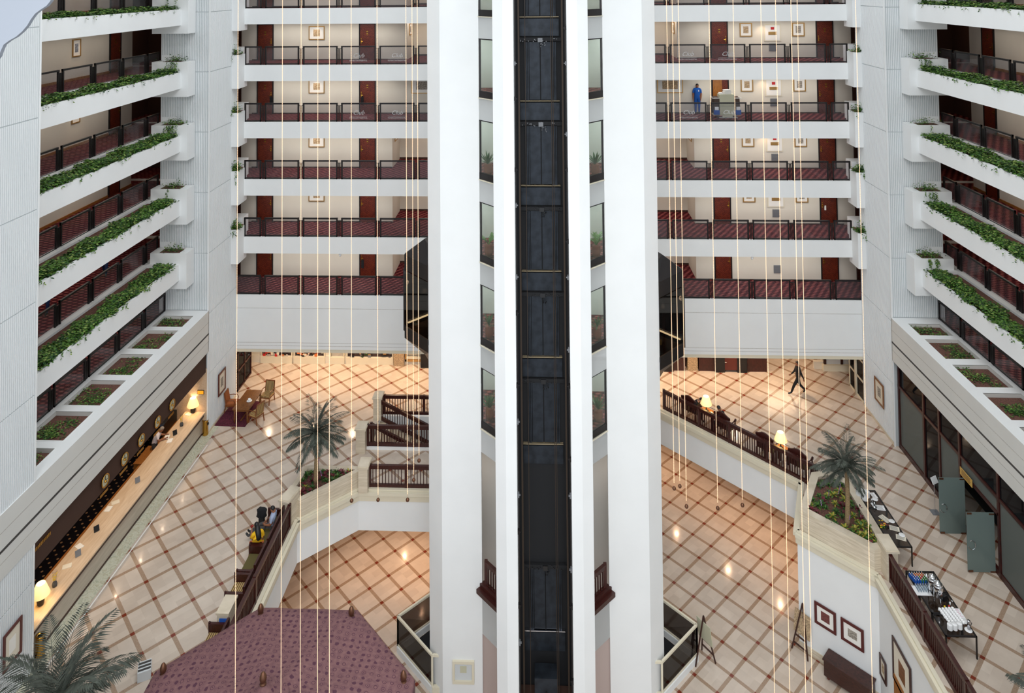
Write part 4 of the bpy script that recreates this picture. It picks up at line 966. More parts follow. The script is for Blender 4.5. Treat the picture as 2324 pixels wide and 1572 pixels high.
def shop(label, x0, x1, kind, n):
    t = thing('shop_window', label, 'shop window', ((x0+x1)/2, 43.86, 0), group='shop windows under the back gallery'); w_ = (x1-x0)/2
    m = MB(); m.box(-w_, w_, -0.16, 0, 0, 0.40); m.box(-w_, -w_+0.07, -0.12, 0, 0.4, 3.2); m.box(w_-0.07, w_, -0.12, 0, 0.4, 3.2); m.build('window_frame', 'cream_trim', t)
    m = MB(); m.box(-w_+0.07, w_-0.07, -0.05, -0.03, 0.4, 3.2); m.build('window_pane', 'glass_clear', t)
    if kind:
        m = MB(); m.box(-w_+0.1, w_-0.1, -0.03, -0.01, 0.4, 1.6); m.build('display_backing', 'chest_wood', t)
        rnd = random.Random(n); m = MB()
        for q in range(46):
            m.mi = rnd.randrange(5); x = rnd.uniform(-w_+0.15, w_-0.15); z = 0.42+rnd.random()*0.6; m.cbox((x, -0.10+rnd.uniform(-0.02, 0.03), z), (rnd.uniform(0.05, 0.2), 0.04, rnd.uniform(0.04, 0.16)), 0)
        o = m.build('displayed_goods', ['orange', 'paper_cream', 'red_plastic', 'chrome', 'plastic_black'] if kind == 1 else ['plastic_grey', 'leaf_dark', 'plastic_black', 'gold_frame', 'plastic_grey'], t); o['kind'] = 'stuff'
    else:
        m = MB(); m.box(-w_+0.1, w_-0.1, -0.03, -0.01, 0.4, 2.2); m.build('blind', 'art_tan' if 0 else 'cream_wall', t)
    return t
fx = lambda x: F(x, 826, Y=43.8).x
shop('shop window with orange and red goods, leftmost under the gallery', fx(592), fx(664), 1, 1)
shop('shop window with folded textiles, second from the left', fx(667), fx(738), 1, 2)
shop('plain shop door with a pale blind between the windows', fx(749), fx(782), 0, 3)
shop('dark shop window with rows of bottles left of the stone pillar', fx(786), fx(893), 2, 4)
mb = MB(); mb.box(fx(895), fx(918), 43.55, 43.9, 0, 3.3); struct(mb, 'column_1', 'soil' if 0 else 'chest_wood' if 0 else 'art_tan', 'brown stone pillar beside the shop windows')
t = thing('ventilation_grille', 'cream louvred grille beside the stone pillar', 'grille', (fx(942), 43.8, 0)); m = MB()
for q in range(5): m.box(-0.5, 0.5, -0.08, 0.02, 0.35+q*0.3, 0.48+q*0.3)
m.build('louvre', 'cream_trim', t); m = MB(); m.box(-0.6, -0.5, -0.08, 0.04, 0.2, 2.5); m.box(0.5, 0.6, -0.08, 0.04, 0.2, 2.5); m.box(-0.6, 0.6, -0.08, 0.04, 0.2, 0.33); m.build('frame', 'gold_frame', t)
t = thing('black_cabinet', 'black cabinet at the back of the lobby left of the tower', 'cabinet', (fx(972), 43.6, 0)); m = MB(); m.box(-0.4, 0.4, -0.2, 0.2, 0, 1.5); m.build('body', 'plastic_black', t); m = MB(); m.box(-0.36, 0.36, -0.23, -0.2, 0.1, 1.4); m.build('door', 'black_metal', t)
for i, (x0, x1) in enumerate(((1521, 1553), (1584, 1624), (1693, 1737))):
    a, b = F(x0, 836, Y=43.8).x, F(x1, 836, Y=43.8).x; nm = ['leftmost', 'middle', 'rightmost'][i]
    t = thing('display_case', 'dark wood display case with small items, %s on the right back wall' % nm, 'display case', ((a+b)/2, 43.7, 0), group='display cases'); w_ = (b-a)/2
    m = MB(); m.box(-w_, w_, -0.2, 0.2, 0, 0.72); m.build('body', 'dark_wood', t)
    m = MB(); m.box(-w_, -w_+0.06, -0.2, 0.2, 0.72, 2.4); m.box(w_-0.06, w_, -0.2, 0.2, 0.72, 2.4); m.build('upright', 'dark_wood', t)
    m = MB(); m.box(-w_+0.06, w_-0.06, -0.18, -0.16, 0.72, 2.4); m.build('glass_pane', 'glass_clear', t)
    m = MB(); rnd = random.Random(i)
    for q in range(30): m.mi = rnd.randrange(3); m.cbox((rnd.uniform(-w_+0.1, w_-0.1), rnd.uniform(-0.1, 0.1), 0.74+rnd.random()*0.25), (0.06, 0.06, rnd.uniform(0.05, 0.2)))
    o = m.build('displayed_goods', ['gold_frame', 'paper_cream', 'chrome'], t); o['kind'] = 'stuff'
for i, x in enumerate((1516, 1632, 1682)):
    a = F(x, 836, Y=43.6).x; t = thing('black_pedestal', 'black carved pedestal with a small warm lamp, %s on the right back wall' % ['leftmost', 'middle', 'rightmost'][i], 'pedestal', (a, 43.55, 0), group='black pedestals')
    m = MB(); m.box(-0.28, 0.28, -0.2, 0.2, 0, 0.9); m.box(-0.31, 0.31, -0.23, 0.23, 0.9, 0.96); m.build('body', 'plastic_black', t); m = MB(); m.lathe((0, 0, 0.96), [(0.2, 0), (0.14, 0.12), (0.06, 0.18)], 14); m.build('lamp_shade', 'lamp_shade', t, True)
mb = MB(); mb.box(F(1560, 836, Y=43.6).x, F(1583, 836, Y=43.6).x, 43.5, 44.0, 0, 3.3); struct(mb, 'column_2', 'art_tan', 'brown stone pillar between the display cases')
t = thing('red_lacquer_chest', 'reddish brown chest between the black pedestals at the back', 'chest', (F(1659, 836, Y=43.6).x, 43.6, 0)); m = MB(); m.box(-0.75, 0.75, -0.2, 0.2, 0.12, 0.8); m.build('body', 'lounge_red', t)
m = MB(); m.box(-0.55, -0.3, -0.22, -0.2, 0.55, 0.6); m.box(0.3, 0.55, -0.22, -0.2, 0.55, 0.6); m.build('handle', 'chrome', t)
for i, x in enumerate((-0.65, 0.65)): m = MB(); m.box(x-0.06, x+0.06, -0.15, 0.15, 0, 0.12); m.build('leg', 'lounge_red', t)
t = thing('glazed_partition', 'white partition with dark uprights at the far right of the lobby', 'partition', (F(1908, 836, Y=43.85).x, 43.85, 0)); w_ = 0.92
m = MB(); m.box(-w_-0.15, w_, -0.2, 0.1, 0, 0.34); m.build('base', 'cream_trim', t); m = MB(); m.box(-w_, w_, -0.03, 0.03, 0.34, 3.2); m.build('panel', 'frosted_white', t)
for x in (-w_, 0.05): m = MB(); m.box(x-0.07, x+0.07, -0.08, 0.05, 0.34, 3.2); m.build('upright', 'chest_wood', t)
mb = MB(); p = F(1944, 893, Z=0); mb.lathe((p.x, p.y, 0), [(0.09, 0), (0.09, 3.3)], 16); struct(mb, 'column_3', 'cream_trim', 'slim cream column at the right rear of the lobby', smooth=True)
for s in (-1, 1):
    d = thing('door_rear', 'dark glass side door at the %s rear of the lobby' % SIDE[s], 'door', (s*17.3, 41.3 if s > 0 else 41.6, 0)); d['kind'] = 'structure'
    m = MB()
    for y0 in (-0.95, -0.02, 0.88): m.box(-0.05, 0.05, y0, y0+0.08, 0, 3.2)
    for z0 in (0.0, 1.05, 2.1, 3.1): m.box(-0.05, 0.05, -0.95, 0.95, z0, z0+0.09)
    m.build('door_frame', 'cream_trim' if s > 0 else 'dark_wood', d); m = MB(); m.box(-0.015, 0.015, -0.9, 0.9, 0.05, 3.15); m.build('glass_pane', 'glass_dark', d)
# lights over the rear lobby
for i in range(13):
    spot('ceiling_spot', (-16+i*2.45, 42.0+0.7*(i % 2), 3.22), 300, (1.0, 0.72, 0.48), 2.7, 0.045, 1.0)
area('ceiling_light', (14.8, 46.2, 3.25), 2.5, 2.5, 80, (1.0, 0.7, 0.45))
# downlights under the lobby slab
for x, y in [(-9, 34.6), (-6, 35.6), (-11.5, 30), (-11.5, 27), (-11.6, 24.5), (7.2, 41), (9.4, 38.6), (11.4, 36.6), (12.6, 34.2), (-7.5, 39), (5.8, 43), (-5.6, 33.9), (-5.5, 38)]:
    spot('downlight', (x, y, -1.84), 150, (1, 0.62, 0.36), 2.4, 0.06, 1.0)
for i, (x, y) in enumerate([(-7.2, 33.5), (-5.8, 33.6), (-9.3, 33.0), (-11.0, 30.2), (7.6, 38.7), (9.3, 36.9), (11.0, 35.3), (12.0, 33.4)]):
    t = thing('downlight', 'small recessed downlight under the lobby slab edge', 'downlight', (x, y, -1.82), group='recessed downlights'); m = MB(); m.lathe((0, 0, 0), [(0.05, 0), (0.05, 0.02)], 12); m.build('lens', 'downlight_glow', t); m = MB(); m.lathe((0, 0, 0.0), [(0.055, -0.005), (0.08, -0.005), (0.08, 0.02), (0.055, 0.02)], 12); m.build('trim_ring', 'steel', t)
for s in (-1, 1):
    for k in range(0, 6): area('lobby_fill', (s*3.0, 29.8, ZK(k)+2.75), 0.7, 0.7, 50, (0.88, 0.96, 1))  # added lamps, out of view; the rooms behind the windows would be dark
    point('opening_lamp', (s*2.9, 30.0, 2.6), 14, (1, 0.85, 0.75), 0.2); point('opening_lamp', (s*2.9, 30.0, -2.6), 10, (1, 0.85, 0.8), 0.2)
# gallery ceiling lights
for k in range(0, 6):
    for s in (-1, 1):
        area('corridor_light', (s*12.6, 41.9, ZK(k)+2.26), 7.5, 0.5, 62, (1, 0.95, 0.88)); area('corridor_light', (s*7.0, 43.6, ZK(k)+2.26), 2, 1.5, 24, (1, 0.86, 0.74))
        area('corridor_light', (s*21.4, 31, ZK(k)+2.26), 0.5, 12, 45, (1, 0.88, 0.76))
        point('corner_light', (s*22.5, 40.5, ZK(k)+1.9), 7, (1, 0.66, 0.42), 0.15)
# ---------------------------------------------------------------- reception
mb = MB(); mb.box(-17.5, -17.28, 20, 36.83, 3.12, 4.15); struct(mb, 'trim_fascia', 'fascia_brown', 'brown fascia over the reception counter')
mb = MB(); mb.box(-20.9, -17.5, 20, 37.6, 3.12, 3.3); struct(mb, 'ceiling_reception', 'ceiling_paint', 'ceiling of the reception bay')
mb = MB(); mb.box(-21.1, -20.9, 20, 37.6, 0, 3.3); mb.box(-20.9, -20.7, 20, 37.6, 0, 1.0); struct(mb, 'wall_reception', 'dark_wood', 'dark panelled wall behind the reception counter')
mb = MB(); mb.box(-20.9, -17.22, 36.80, 36.855, 0, 3.3); struct(mb, 'wall_reception_end', 'counter_top', 'warm beige end wall of the reception bay')
t = thing('reception_counter', 'long beige stone reception counter with a dark stripe along its front', 'counter', (-17.9, 29.5, 0))
m = MB(); m.box(-0.42, 0.62, -9.5, 7.28, 1.09, 1.15); m.build('counter_top', 'counter_top', t)
m = MB(); m.box(0.30, 0.44, -9.5, 7.26, 0, 0.9); m.box(0.30, 0.52, -9.5, 7.26, 0.86, 1.09); m.build('counter_front', 'counter_face', t)
m = MB(); m.box(0.52, 0.56, -9.5, 7.26, 0.92, 0.99); m.box(0.42, 0.47, -9.5, 7.26, 0.0, 0.07); m.build('dark_stripe', 'chest_wood', t)
m = MB(); m.box(-0.42, -0.3, -9.5, 7.26, 0.7, 0.76); m.box(-0.9, -0.3, -9.5, 7.26, 0.66, 0.7); m.build('work_shelf', 'orange_wood', t)
mb = MB(); mb.box(-17.5, -16.9, 14, 37.6, 0.0, 0.006); struct(mb, 'floor_counter_border', 'green_marble', 'green veined marble border in front of the counter')
mb = MB(); mb.box(-16.82, -16.77, 14, 36.0, 0.0, 0.006); struct(mb, 'floor_light_line', 'paper_white', 'thin painted line of light beside the marble border')  # white strip standing in for a line of light on the floor
for i in range(8): spot('counter_spot', (-18.3, 23.2+i*1.9, 3.08), 60, (1, 0.76, 0.52), 2.2, 0.04, 1.0)
t = thing('amber_wall_panel', 'small amber lit panel on the reception end wall', 'lamp', tuple(F(456, 889, Y=36.79))); m = MB(); m.box(-0.17, 0.17, -0.04, 0.0, -0.1, 0.1); m.build('frame', 'black_metal', t); m = MB(); m.box(-0.15, 0.15, -0.05, -0.04, -0.08, 0.08); m.build('panel', 'amber', t)
def clock(px, py, name):
    p = F(px, py, X=-17.27); t = thing('wall_clock', 'brass wall clock, %s from the left on the brown fascia' % name, 'clock', p, group='brass wall clocks above the reception')
    m = MB(); m.lathe((0, 0, 0), [(0.20, 0.03), (0.235, 0.03), (0.25, 0.06), (0.235, 0.09), (0.20, 0.07)], 26, (1, 0, 0)); m.f = [f for f in m.f if len(f) < 5]; m.build('bezel', 'brass', t, True)
    m = MB(); m.lathe((0, 0, 0), [(0.205, 0.03), (0.205, 0.05)], 26, (1, 0, 0)); m.build('dial', 'cart_beige', t)
    m = MB(); m.box(0.055, 0.065, -0.01, 0.01, 0, 0.17); m.box(0.055, 0.065, 0, 0.13, -0.01, 0.01); m.build('hands', 'black_metal', t)
    m = MB(); m.lathe((0, 0, 0.0), [(0.06, 0), (0.05, 0.02), (0.05, 0.12), (0.03, 0.14)], 12, (0.9, -0.4, 0)); m.build('mount', 'brass', t)
    m = MB(); rnd = random.Random(px)
    y = -0.26
    while y < 0.22: w_ = rnd.uniform(0.03, 0.06); m.box(0.005, 0.02, y, y+w_, -0.52, -0.41); y += w_+0.02
    m.build('gold_letters', 'brass', t)
for i, (a, b) in enumerate([(236, 1090), (280, 1041), (318, 998), (355, 957), (388, 918)]): clock(a, b, ['first', 'second', 'third', 'fourth', 'fifth'][i])
p = F(95, 1230, X=-17.27); m = MB(); y = -0.45
while y < 0.4: m.box(0.0, 0.015, y, y+0.05, -0.06, 0.06); y += 0.075
tag(m.build('gold_sign', 'brass', loc=(0, 0, 0)), 'row of small gold letters at the near end of the brown fascia', 'sign').location = p
def lamp(label, loc, sc_=1.0, base='black_metal', desk=False, e=14):
    t = thing('table_lamp', label, 'lamp', loc, scale=sc_)
    m = MB(); 
    if desk: m.lathe((0, 0, 0), [(0.10, 0), (0.10, 0.02), (0.03, 0.05), (0.025, 0.2), (0.04, 0.26), (0.02, 0.34)], 14)
    else: m.lathe((0, 0, 0), [(0.07, 0), (0.10, 0.04), (0.11, 0.14), (0.08, 0.24), (0.03, 0.28), (0.02, 0.36)], 14)
    m.build('base', base, t, True)
    m = MB(); m.lathe((0, 0, 0.30), [(0.25, 0), (0.255, 0.01), (0.13, 0.34), (0.12, 0.34)], 24); m.f = [f for f in m.f if len(f) < 5]; sh = m.build('lamp_shade', 'lamp_shade', t, True)
    m = MB(); m.lathe((0, 0, 0.36), [(0.0, 0), (0.045, 0.04), (0.045, 0.1), (0, 0.14)], 10); m.build('bulb', 'bulb_glow', sh, True)
    point('lamp_light', Vector(loc)+Vector((0, 0, 0.5*sc_)), e, (1, 0.8, 0.5), 0.06)
    return t
p = F(438, 936, Z=1.15); lamp('lit lamp with a cream shade at the far end of the reception counter', (p.x, p.y, 1.15), 1.15)
p = F(92, 1372, Z=1.15); lamp('lit lamp with a cream shade half hidden by the near ribbed wall', (p.x, p.y, 1.15), 1.15)
for i, (a, b, w_) in enumerate(((412, 966, 'far end'), (124, 1330, 'near end'))):
    p = F(a, b, Z=1.15); t = thing('flower_vase', 'glass vase of yellow flowers, %s of the reception counter' % w_, 'vase', (p.x, p.y, 1.15))
    m = MB(); m.lathe((0, 0, 0), [(0.075, 0), (0.085, 0.08), (0.07, 0.15)], 12); m.build('pot', 'cloth_grey', t, True)
    m = MB(); m.lathe((0, 0, 0.15), [(0.05, 0), (0.07, 0.2), (0.075, 0.4)], 12); m.f = [f for f in m.f if len(f) < 5]; m.build('glass', 'glass_clear', t, True)
    m = MB(); rnd = random.Random(i)
    for q in range(26): m.lathe((rnd.gauss(0, 0.03), rnd.gauss(0, 0.03), 0.2+rnd.random()*0.25), [(0, 0), (0.022, 0.015), (0, 0.03)], 6)
    m.build('flowers', 'yellow', t)
for i, (a, b) in enumerate(((397, 987), (312, 1095), (219, 1206), (177, 1262))):
    p = F(a, b, Z=1.15); t = thing('desk_sign', 'small dark tilted sign standing on the reception counter, %s from the far end' % ['first', 'second', 'third', 'fourth'][i], 'sign', (p.x, p.y, 1.15), 0.9, group='small counter signs')
    m = MB(); m.cbox((0, 0, 0.12), (0.2, 0.012, 0.22), 0, ('X', -0.3)); m.build('face', 'plastic_grey' if i % 2 else 'plastic_black', t); m = MB(); m.cbox((0, 0.05, 0.08), (0.05, 0.01, 0.16), 0, ('X', 0.4)); m.build('strut', 'plastic_black', t)
for i, (a, b, mn) in enumerate(((390, 1000, 'paper_white'), (428, 940, 'paper_white'), (262, 1140, 'paper_cream'), (246, 1155, 'paper_white'), (180, 1240, 'paper_white'), (152, 1285, 'paper_cream'))):
    p = F(a, b, Z=1.15); m = MB(); m.cbox((0, 0, 0.01), (0.22, 0.3, 0.02), 0.2+i); o = m.build('paper_stack', mn); o.location = (min(p.x, -17.9), p.y, 1.15); tag(o, 'sheets of paper on the back edge of the reception counter, spot %s from the lamp' % ['second', 'first', 'third', 'fourth', 'fifth', 'sixth'][i], 'paper', 'papers on the reception counter')
p = F(385, 968, Z=1.0); t = thing('office_machine', 'black floor standing office machine with a bright screen behind the reception counter', 'machine', (p.x-0.45, p.y+0.3, 0))
m = MB(); m.box(-0.3, 0.3, -0.7, 0.7, 0, 1.25); m.build('cabinet', 'plastic_black', t); m = MB(); m.cbox((0.05, -0.5, 1.45), (0.36, 0.3, 0.05), 0, ('Y', 0.4)); m.build('screen', 'screen', t); m = MB(); m.box(0.12, 0.18, -0.5, -0.42, 0.6, 1.42); m.build('stand', 'steel', t)
p = F(402, 945, Z=1.0); t = thing('shelf_rack', 'black shelf rack at the far end behind the counter', 'rack', (p.x-0.3, p.y+0.8, 0))
for q in range(5): m = MB(); m.box(-0.3, 0.3, -0.35, 0.35, 0.3*q+0.1, 0.3*q+0.14); m.build('shelf', 'plastic_black', t)
for q in (-0.3, 0.3): m = MB(); m.box(q-0.02, q+0.02, -0.35, 0.35, 0, 1.5); m.build('side', 'plastic_black', t)
p = F(340, 1035, Z=0.72); t = thing('low_desk', 'orange brown low desk behind the counter next to the receptionist', 'desk', (-18.75, p.y, 0)); m = MB(); m.box(-0.32, 0.1, -0.6, 0.7, 0.72, 0.76); m.build('top', 'orange_wood', t); m = MB(); m.box(-0.30, 0.08, -0.58, -0.5, 0, 0.72); m.build('side', 'orange_wood', t); m = MB(); m.box(-0.30, 0.08, 0.6, 0.68, 0, 0.72); m.build('side', 'orange_wood', t)
for i, (a, b, w_) in enumerate(((466, 986, 'far end of the reception counter'), (91, 1490, 'ribbed wall near the bottom left'))):
    p = F(a, b, Z=0); t = thing('ash_bin', 'tall brass ash bin by the %s' % w_, 'bin', (p.x, p.y, 0)); m = MB(); m.lathe((0, 0, 0), [(0.14, 0), (0.145, 0.03), (0.14, 0.68), (0.15, 0.7)], 20); m.build('body', 'brass', t, True)
    m = MB(); m.lathe((0, 0, 0.7), [(0.15, 0), (0.15, 0.03), (0.10, 0.03), (0.09, 0.0)], 20); m.build('rim', 'brass', t, True); m = MB(); m.box(0.08, 0.16, -0.06, 0.05, 0.5, 0.6); m.build('slot', 'plastic_black', t)

# ---------------------------------------------------------------- right storefront
sf = thing('window_storefront', 'dark framed glass shop front under the right ledge', 'window'); sf['kind'] = 'structure'
ys = [36.7, 34.4, 33.1, 31.55, 29.0, 27.3, 25.0, 22.0]
m = MB(); m.box(17.35, 17.47, 20, 36.8, 4.02, 4.15); m.box(17.35, 17.47, 20, 36.8, 2.9, 3.02); m.box(17.35, 17.47, 20, 36.8, 0, 0.22); m.build('transom', 'dark_wood', sf)
for y in ys: m = MB(); m.box(17.34, 17.48, y-0.06, y+0.06, 0, 4.15); m.build('mullion', 'dark_wood', sf)
m = MB(); m.box(17.34, 17.48, 29.0, 31.55, 2.3, 2.42); m.build('transom', 'dark_wood', sf)
m = MB(); m.box(17.40, 17.42, 20, 36.8, 3.02, 4.02); m.build('upper_glass', 'glass_dark', sf)
for a, b, mn in ((34.4, 36.7, 'glass_panel'), (33.1, 34.4, 'glass_dark'), (31.55, 33.1, 'glass_panel'), (27.3, 29.0, 'glass_dark' if 0 else 'glass_panel'), (25.0, 27.3, 'glass_panel'), (22, 25, 'glass_panel')):
    m = MB(); m.box(17.40, 17.42, a+0.06, b-0.06, 0.22, 2.9); m.build('glass_pane', mn, sf)
m = MB(); m.box(17.40, 17.42, 29.06, 31.5, 2.42, 2.9); m.build('glass_pane', 'glass_panel', sf)
mb = MB(); mb.box(20.5, 20.7, 20, 39, 0, 4.15); struct(mb, 'wall_shop_inner', 'panel_grey', 'inner wall of the shop behind the glass')
mb = MB(); mb.box(17.5, 20.5, 20, 39, 4.15, 4.25); struct(mb, 'ceiling_shop', 'grey_line', 'ceiling of the shop behind the glass')
def glass_door(label, hinge_y, ang):
    t = thing('door_glass', label, 'door', (17.34, hinge_y, 0.02), ang); t['kind'] = 'structure'
    m = MB(); m.box(-1.05, 0, -0.006, 0.006, 0, 2.25); m.build('door_leaf', 'glass_door', t)
    m = MB(); pts = [(-0.9+0.14*math.cos(a)+0.0, -0.06, 1.05+0.17*math.sin(a)) for a in [q*0.5-2.9 for q in range(11)]]; m.tube(pts, 0.013, 7); m.build('door_handle', 'chrome', t)
    for z in (0.0, 2.17): m = MB(); m.box(-1.03, -0.85, -0.02, 0.02, z, z+0.07); m.box(-0.2, 0, -0.02, 0.02, z, z+0.05); m.build('corner_fitting', 'bronze', t)
glass_door('open frosted glass door of the shop front, farther leaf', 31.2, 0.0)
glass_door('open frosted glass door of the shop front, nearer leaf', 29.25, 0.0)
p = F(2193, 1082, X=17.3); t = thing('yellow_notice', 'yellow notice plate on the transom above the glass doors', 'sign', p); m = MB(); m.box(-0.02, 0, -0.42, 0.42, -0.15, 0.15); m.build('plate', 'sign_yellow', t); m = MB()
for q in range(4): m.box(-0.024, -0.02, -0.32+0.04*(q % 2), 0.30, 0.09-q*0.06, 0.11-q*0.06)
m.build('text_lines', 'chest_wood', t)
p = F(2122, 1163, Z=0); t = thing('sign_stand', 'slim metal sign stand with a tilted white board by the glass doors', 'sign', (p.x, p.y, 0)); m = MB(); m.box(-0.16, 0.16, -0.16, 0.16, 0, 0.03); m.build('base', 'plastic_grey', t)
m = MB(); m.tube([(0, 0, 0.03), (0, 0, 1.25)], 0.015, 8); m.build('pole', 'steel', t); m = MB(); m.cbox((0, -0.02, 1.38), (0.34, 0.02, 0.26), 0.5, ('X', -0.5)); m.build('board', 'plastic_white', t)

# ---------------------------------------------------------------- pictures on ribbed walls
def wallpic(label, px0, px1, py, h, X, side, frame, art, group=None):
    a, b = F(px0, py, X=X), F(px1, py, X=X); yc = (a.y+b.y)/2; z = F((px0+px1)/2, py, X=X).z
    return picture(label, 0, 0, abs(a.y-b.y), h, 0, frame, art, 0.09, 'paper_cream', 0.35, group, (X-0.0*side, yc, z), side*-PI/2, 0.4)
wallpic('mahogany framed print on the ribbed wall above the rug', 495, 511, 866, 1.15, -17.12, -1, 'mahogany_frame', 'art_grey')
wallpic('gold brown framed print on the ribbed wall near the right shop front', 1986, 2006, 890, 1.15, 17.12, 1, 'table_wood', 'art_grey')
wallpic('dark framed picture low on the near ribbed wall, bottom left', 6, 48, 1462, 1.15, -17.12, -1, 'mahogany_frame', 'paper_white')
# lower level pictures on the diagonal wall
d_ = Vector((12.77-10.47, 28.98-31.16)).normalized(); ang = math.atan2(d_.y, d_.x)
def diagpic(label, pts, art, asx):
    # unproject on the diagonal wall plane through (10.6, 31.25)
    n = Vector((-d_.y, d_.x, 0)); P0 = Vector((10.47, 31.16, 0))
    def G(x, y):
        d = fw*FPX + rt*(x-1162) - up*(y-CYP); t = (P0-CAMP).dot(n)/d.dot(n); return CAMP+d*t
    q = [G(*p) for p in pts]; c = sum(q, Vector())/4; w_ = (Vector((q[1]-q[0])[:2]).length+Vector((q[2]-q[3])[:2]).length)/2; h = ((q[0].z-q[3].z)+(q[1].z-q[2].z))/2
    c -= n*0.01 if n.y > 0 else -n*0.01
    return picture(label, 0, 0, w_, h, 0, 'mahogany_frame', art, 0.10, 'paper_white', 0.40, 'framed pictures on the white lower wall', (c.x-0.02, c.y-0.02, c.z), ang, asx)
diagpic('dark framed picture with a red brown centre on the white lower wall', [(1850, 1361), (1899, 1390), (1899, 1439), (1850, 1409)], 'art_red', 0.42)
diagpic('dark framed picture with a pale grey centre on the white lower wall', [(1910, 1399), (1962, 1428), (1962, 1479), (1910, 1446)], 'art_grey', 0.36)
p0, p1 = Vector((11.05, 30.45, H2)), Vector((12.35, 29.15, H2))
t = thing('wooden_chest', 'dark brown wooden chest on round feet against the white lower wall', 'chest', (11.78, 29.45, H2), ang)
m = MB(); m.box(-0.86, 0.86, -0.30, 0.28, 0.14, 0.72); m.build('body', 'chest_wood', t); m = MB(); m.box(-0.90, 0.90, -0.33, 0.29, 0.72, 0.78); m.build('lid', 'chest_wood', t)
for a in (-0.72, 0.72):
    for b in (-0.2, 0.18): m = MB(); m.lathe((a, b, 0), [(0.03, 0), (0.075, 0.06), (0.05, 0.14)], 10); m.build('foot', 'lounge_red', t, True)
def easel(label, px, py, rot, hgt=1.75, board=None):
    p = F(px, py, Z=H2); t = thing('easel', label, 'easel', (p.x, p.y, H2), rot); a = Vector((0, 0.05, hgt))
    for x, y in ((-0.36, -0.22), (0.36, -0.22), (0, 0.55)): m = MB(); m.bar((x, y, 0), a, 0.045, 0.045); m.build('leg', 'chest_wood', t)
    m = MB(); m.bar((-0.30, -0.18, 0.3), (0.30, -0.18, 0.3), 0.04, 0.05); m.bar((-0.24, -0.14, 0.62), (0.24, -0.14, 0.62), 0.04, 0.05); m.build('crossbar', 'chest_wood', t)
    if board: m = MB(); m.cbox((0, 0.0, 1.1), (0.72, 0.02, 0.85), 0, ('X', -0.16)); m.build('display_board', board, t)
easel('dark wooden easel holding a pale board beside the right lift pit railing', 1600, 1496, 2.2, 1.75, 'cart_beige')
easel('dark wooden easel standing near the white lower wall', 1822, 1478, -0.9, 1.9, 'art_tan')
mb = MB(); mb.box(12.70, 12.76, 27.05, 27.75, H2, H2+2.2); struct(mb, 'door_lower', 'orange_wood', 'orange brown wooden door on the lower right wall')
wallpic('dark framed notice on the lower right wall, left of the wooden door', 1998, 2012, 1518, 0.8, 12.74, 1, 'chest_wood', 'art_tan')
wallpic('large brown framed panel on the lower right wall near the picture edge', 2028, 2068, 1528, 1.5, 12.74, 1, 'chest_wood', 'table_wood')

# ---------------------------------------------------------------- rug, table, chairs on the left
c0 = [F(485, 966, Z=0), F(556, 969, Z=0), F(596, 912, Z=0), F(536, 905, Z=0)]
mb = MB(); mb.prism([(p.x, p.y) for p in c0], 0.004, 0.02); tag(mb.build('area_rug', 'rug_purple'), 'dark purple rug under the wooden table by the ribbed wall', 'rug')
tc_ = [F(537, 927, Z=0.76), F(562, 929, Z=0.76), F(591, 886, Z=0.76), F(557, 885, Z=0.76)]
c = (tc_[0]+tc_[1]+tc_[2]+tc_[3])/4; t = thing('wooden_table', 'brown wooden writing table with a cup on the purple rug', 'table', (c.x, c.y, 0), -0.02)
W2, L2 = 0.44, 0.92
m = MB(); m.box(-W2, W2, -L2, L2, 0.72, 0.76); m.build('top', 'table_wood', t); m = MB(); m.box(-W2+0.06, W2-0.06, -L2+0.06, L2-0.06, 0.62, 0.72); m.build('apron', 'table_wood', t)
for a in (-1, 1):
    for b in (-1, 1): m = MB(); m.lathe((a*(W2-0.1), b*(L2-0.1), 0), [(0.035, 0), (0.03, 0.1), (0.05, 0.2), (0.035, 0.45), (0.05, 0.62)], 8); m.build('leg', 'table_wood', t, True)
m = MB(); m.bar((0, -L2+0.1, 0.15), (0, L2-0.1, 0.15), 0.05, 0.05); m.build('stretcher', 'table_wood', t)
def cup(label, p, s_=1.0, group=None, saucer=True):
    t = thing('coffee_cup', label, 'cup', p, random.random()*6, group, s_); m = MB(); m.lathe((0, 0, 0.012), [(0.032, 0), (0.04, 0.02), (0.043, 0.065), (0.038, 0.06), (0.0, 0.03)], 12); m.build('bowl', 'plastic_white', t, True)
    m = MB(); m.tube([(0.038, 0, 0.055), (0.06, 0, 0.045), (0.058, 0, 0.028), (0.034, 0, 0.025)], 0.005, 5); m.build('handle', 'plastic_white', t)
    if saucer: m = MB(); m.lathe((0, 0, 0), [(0.04, 0), (0.085, 0.014), (0.082, 0.018), (0.0, 0.008)], 14); m.build('saucer', 'plastic_white', t, True)
    return t
p = F(566, 910, Z=0.76); cup('white coffee cup and saucer on the brown wooden table', (p.x, p.y, 0.76), 1.7)
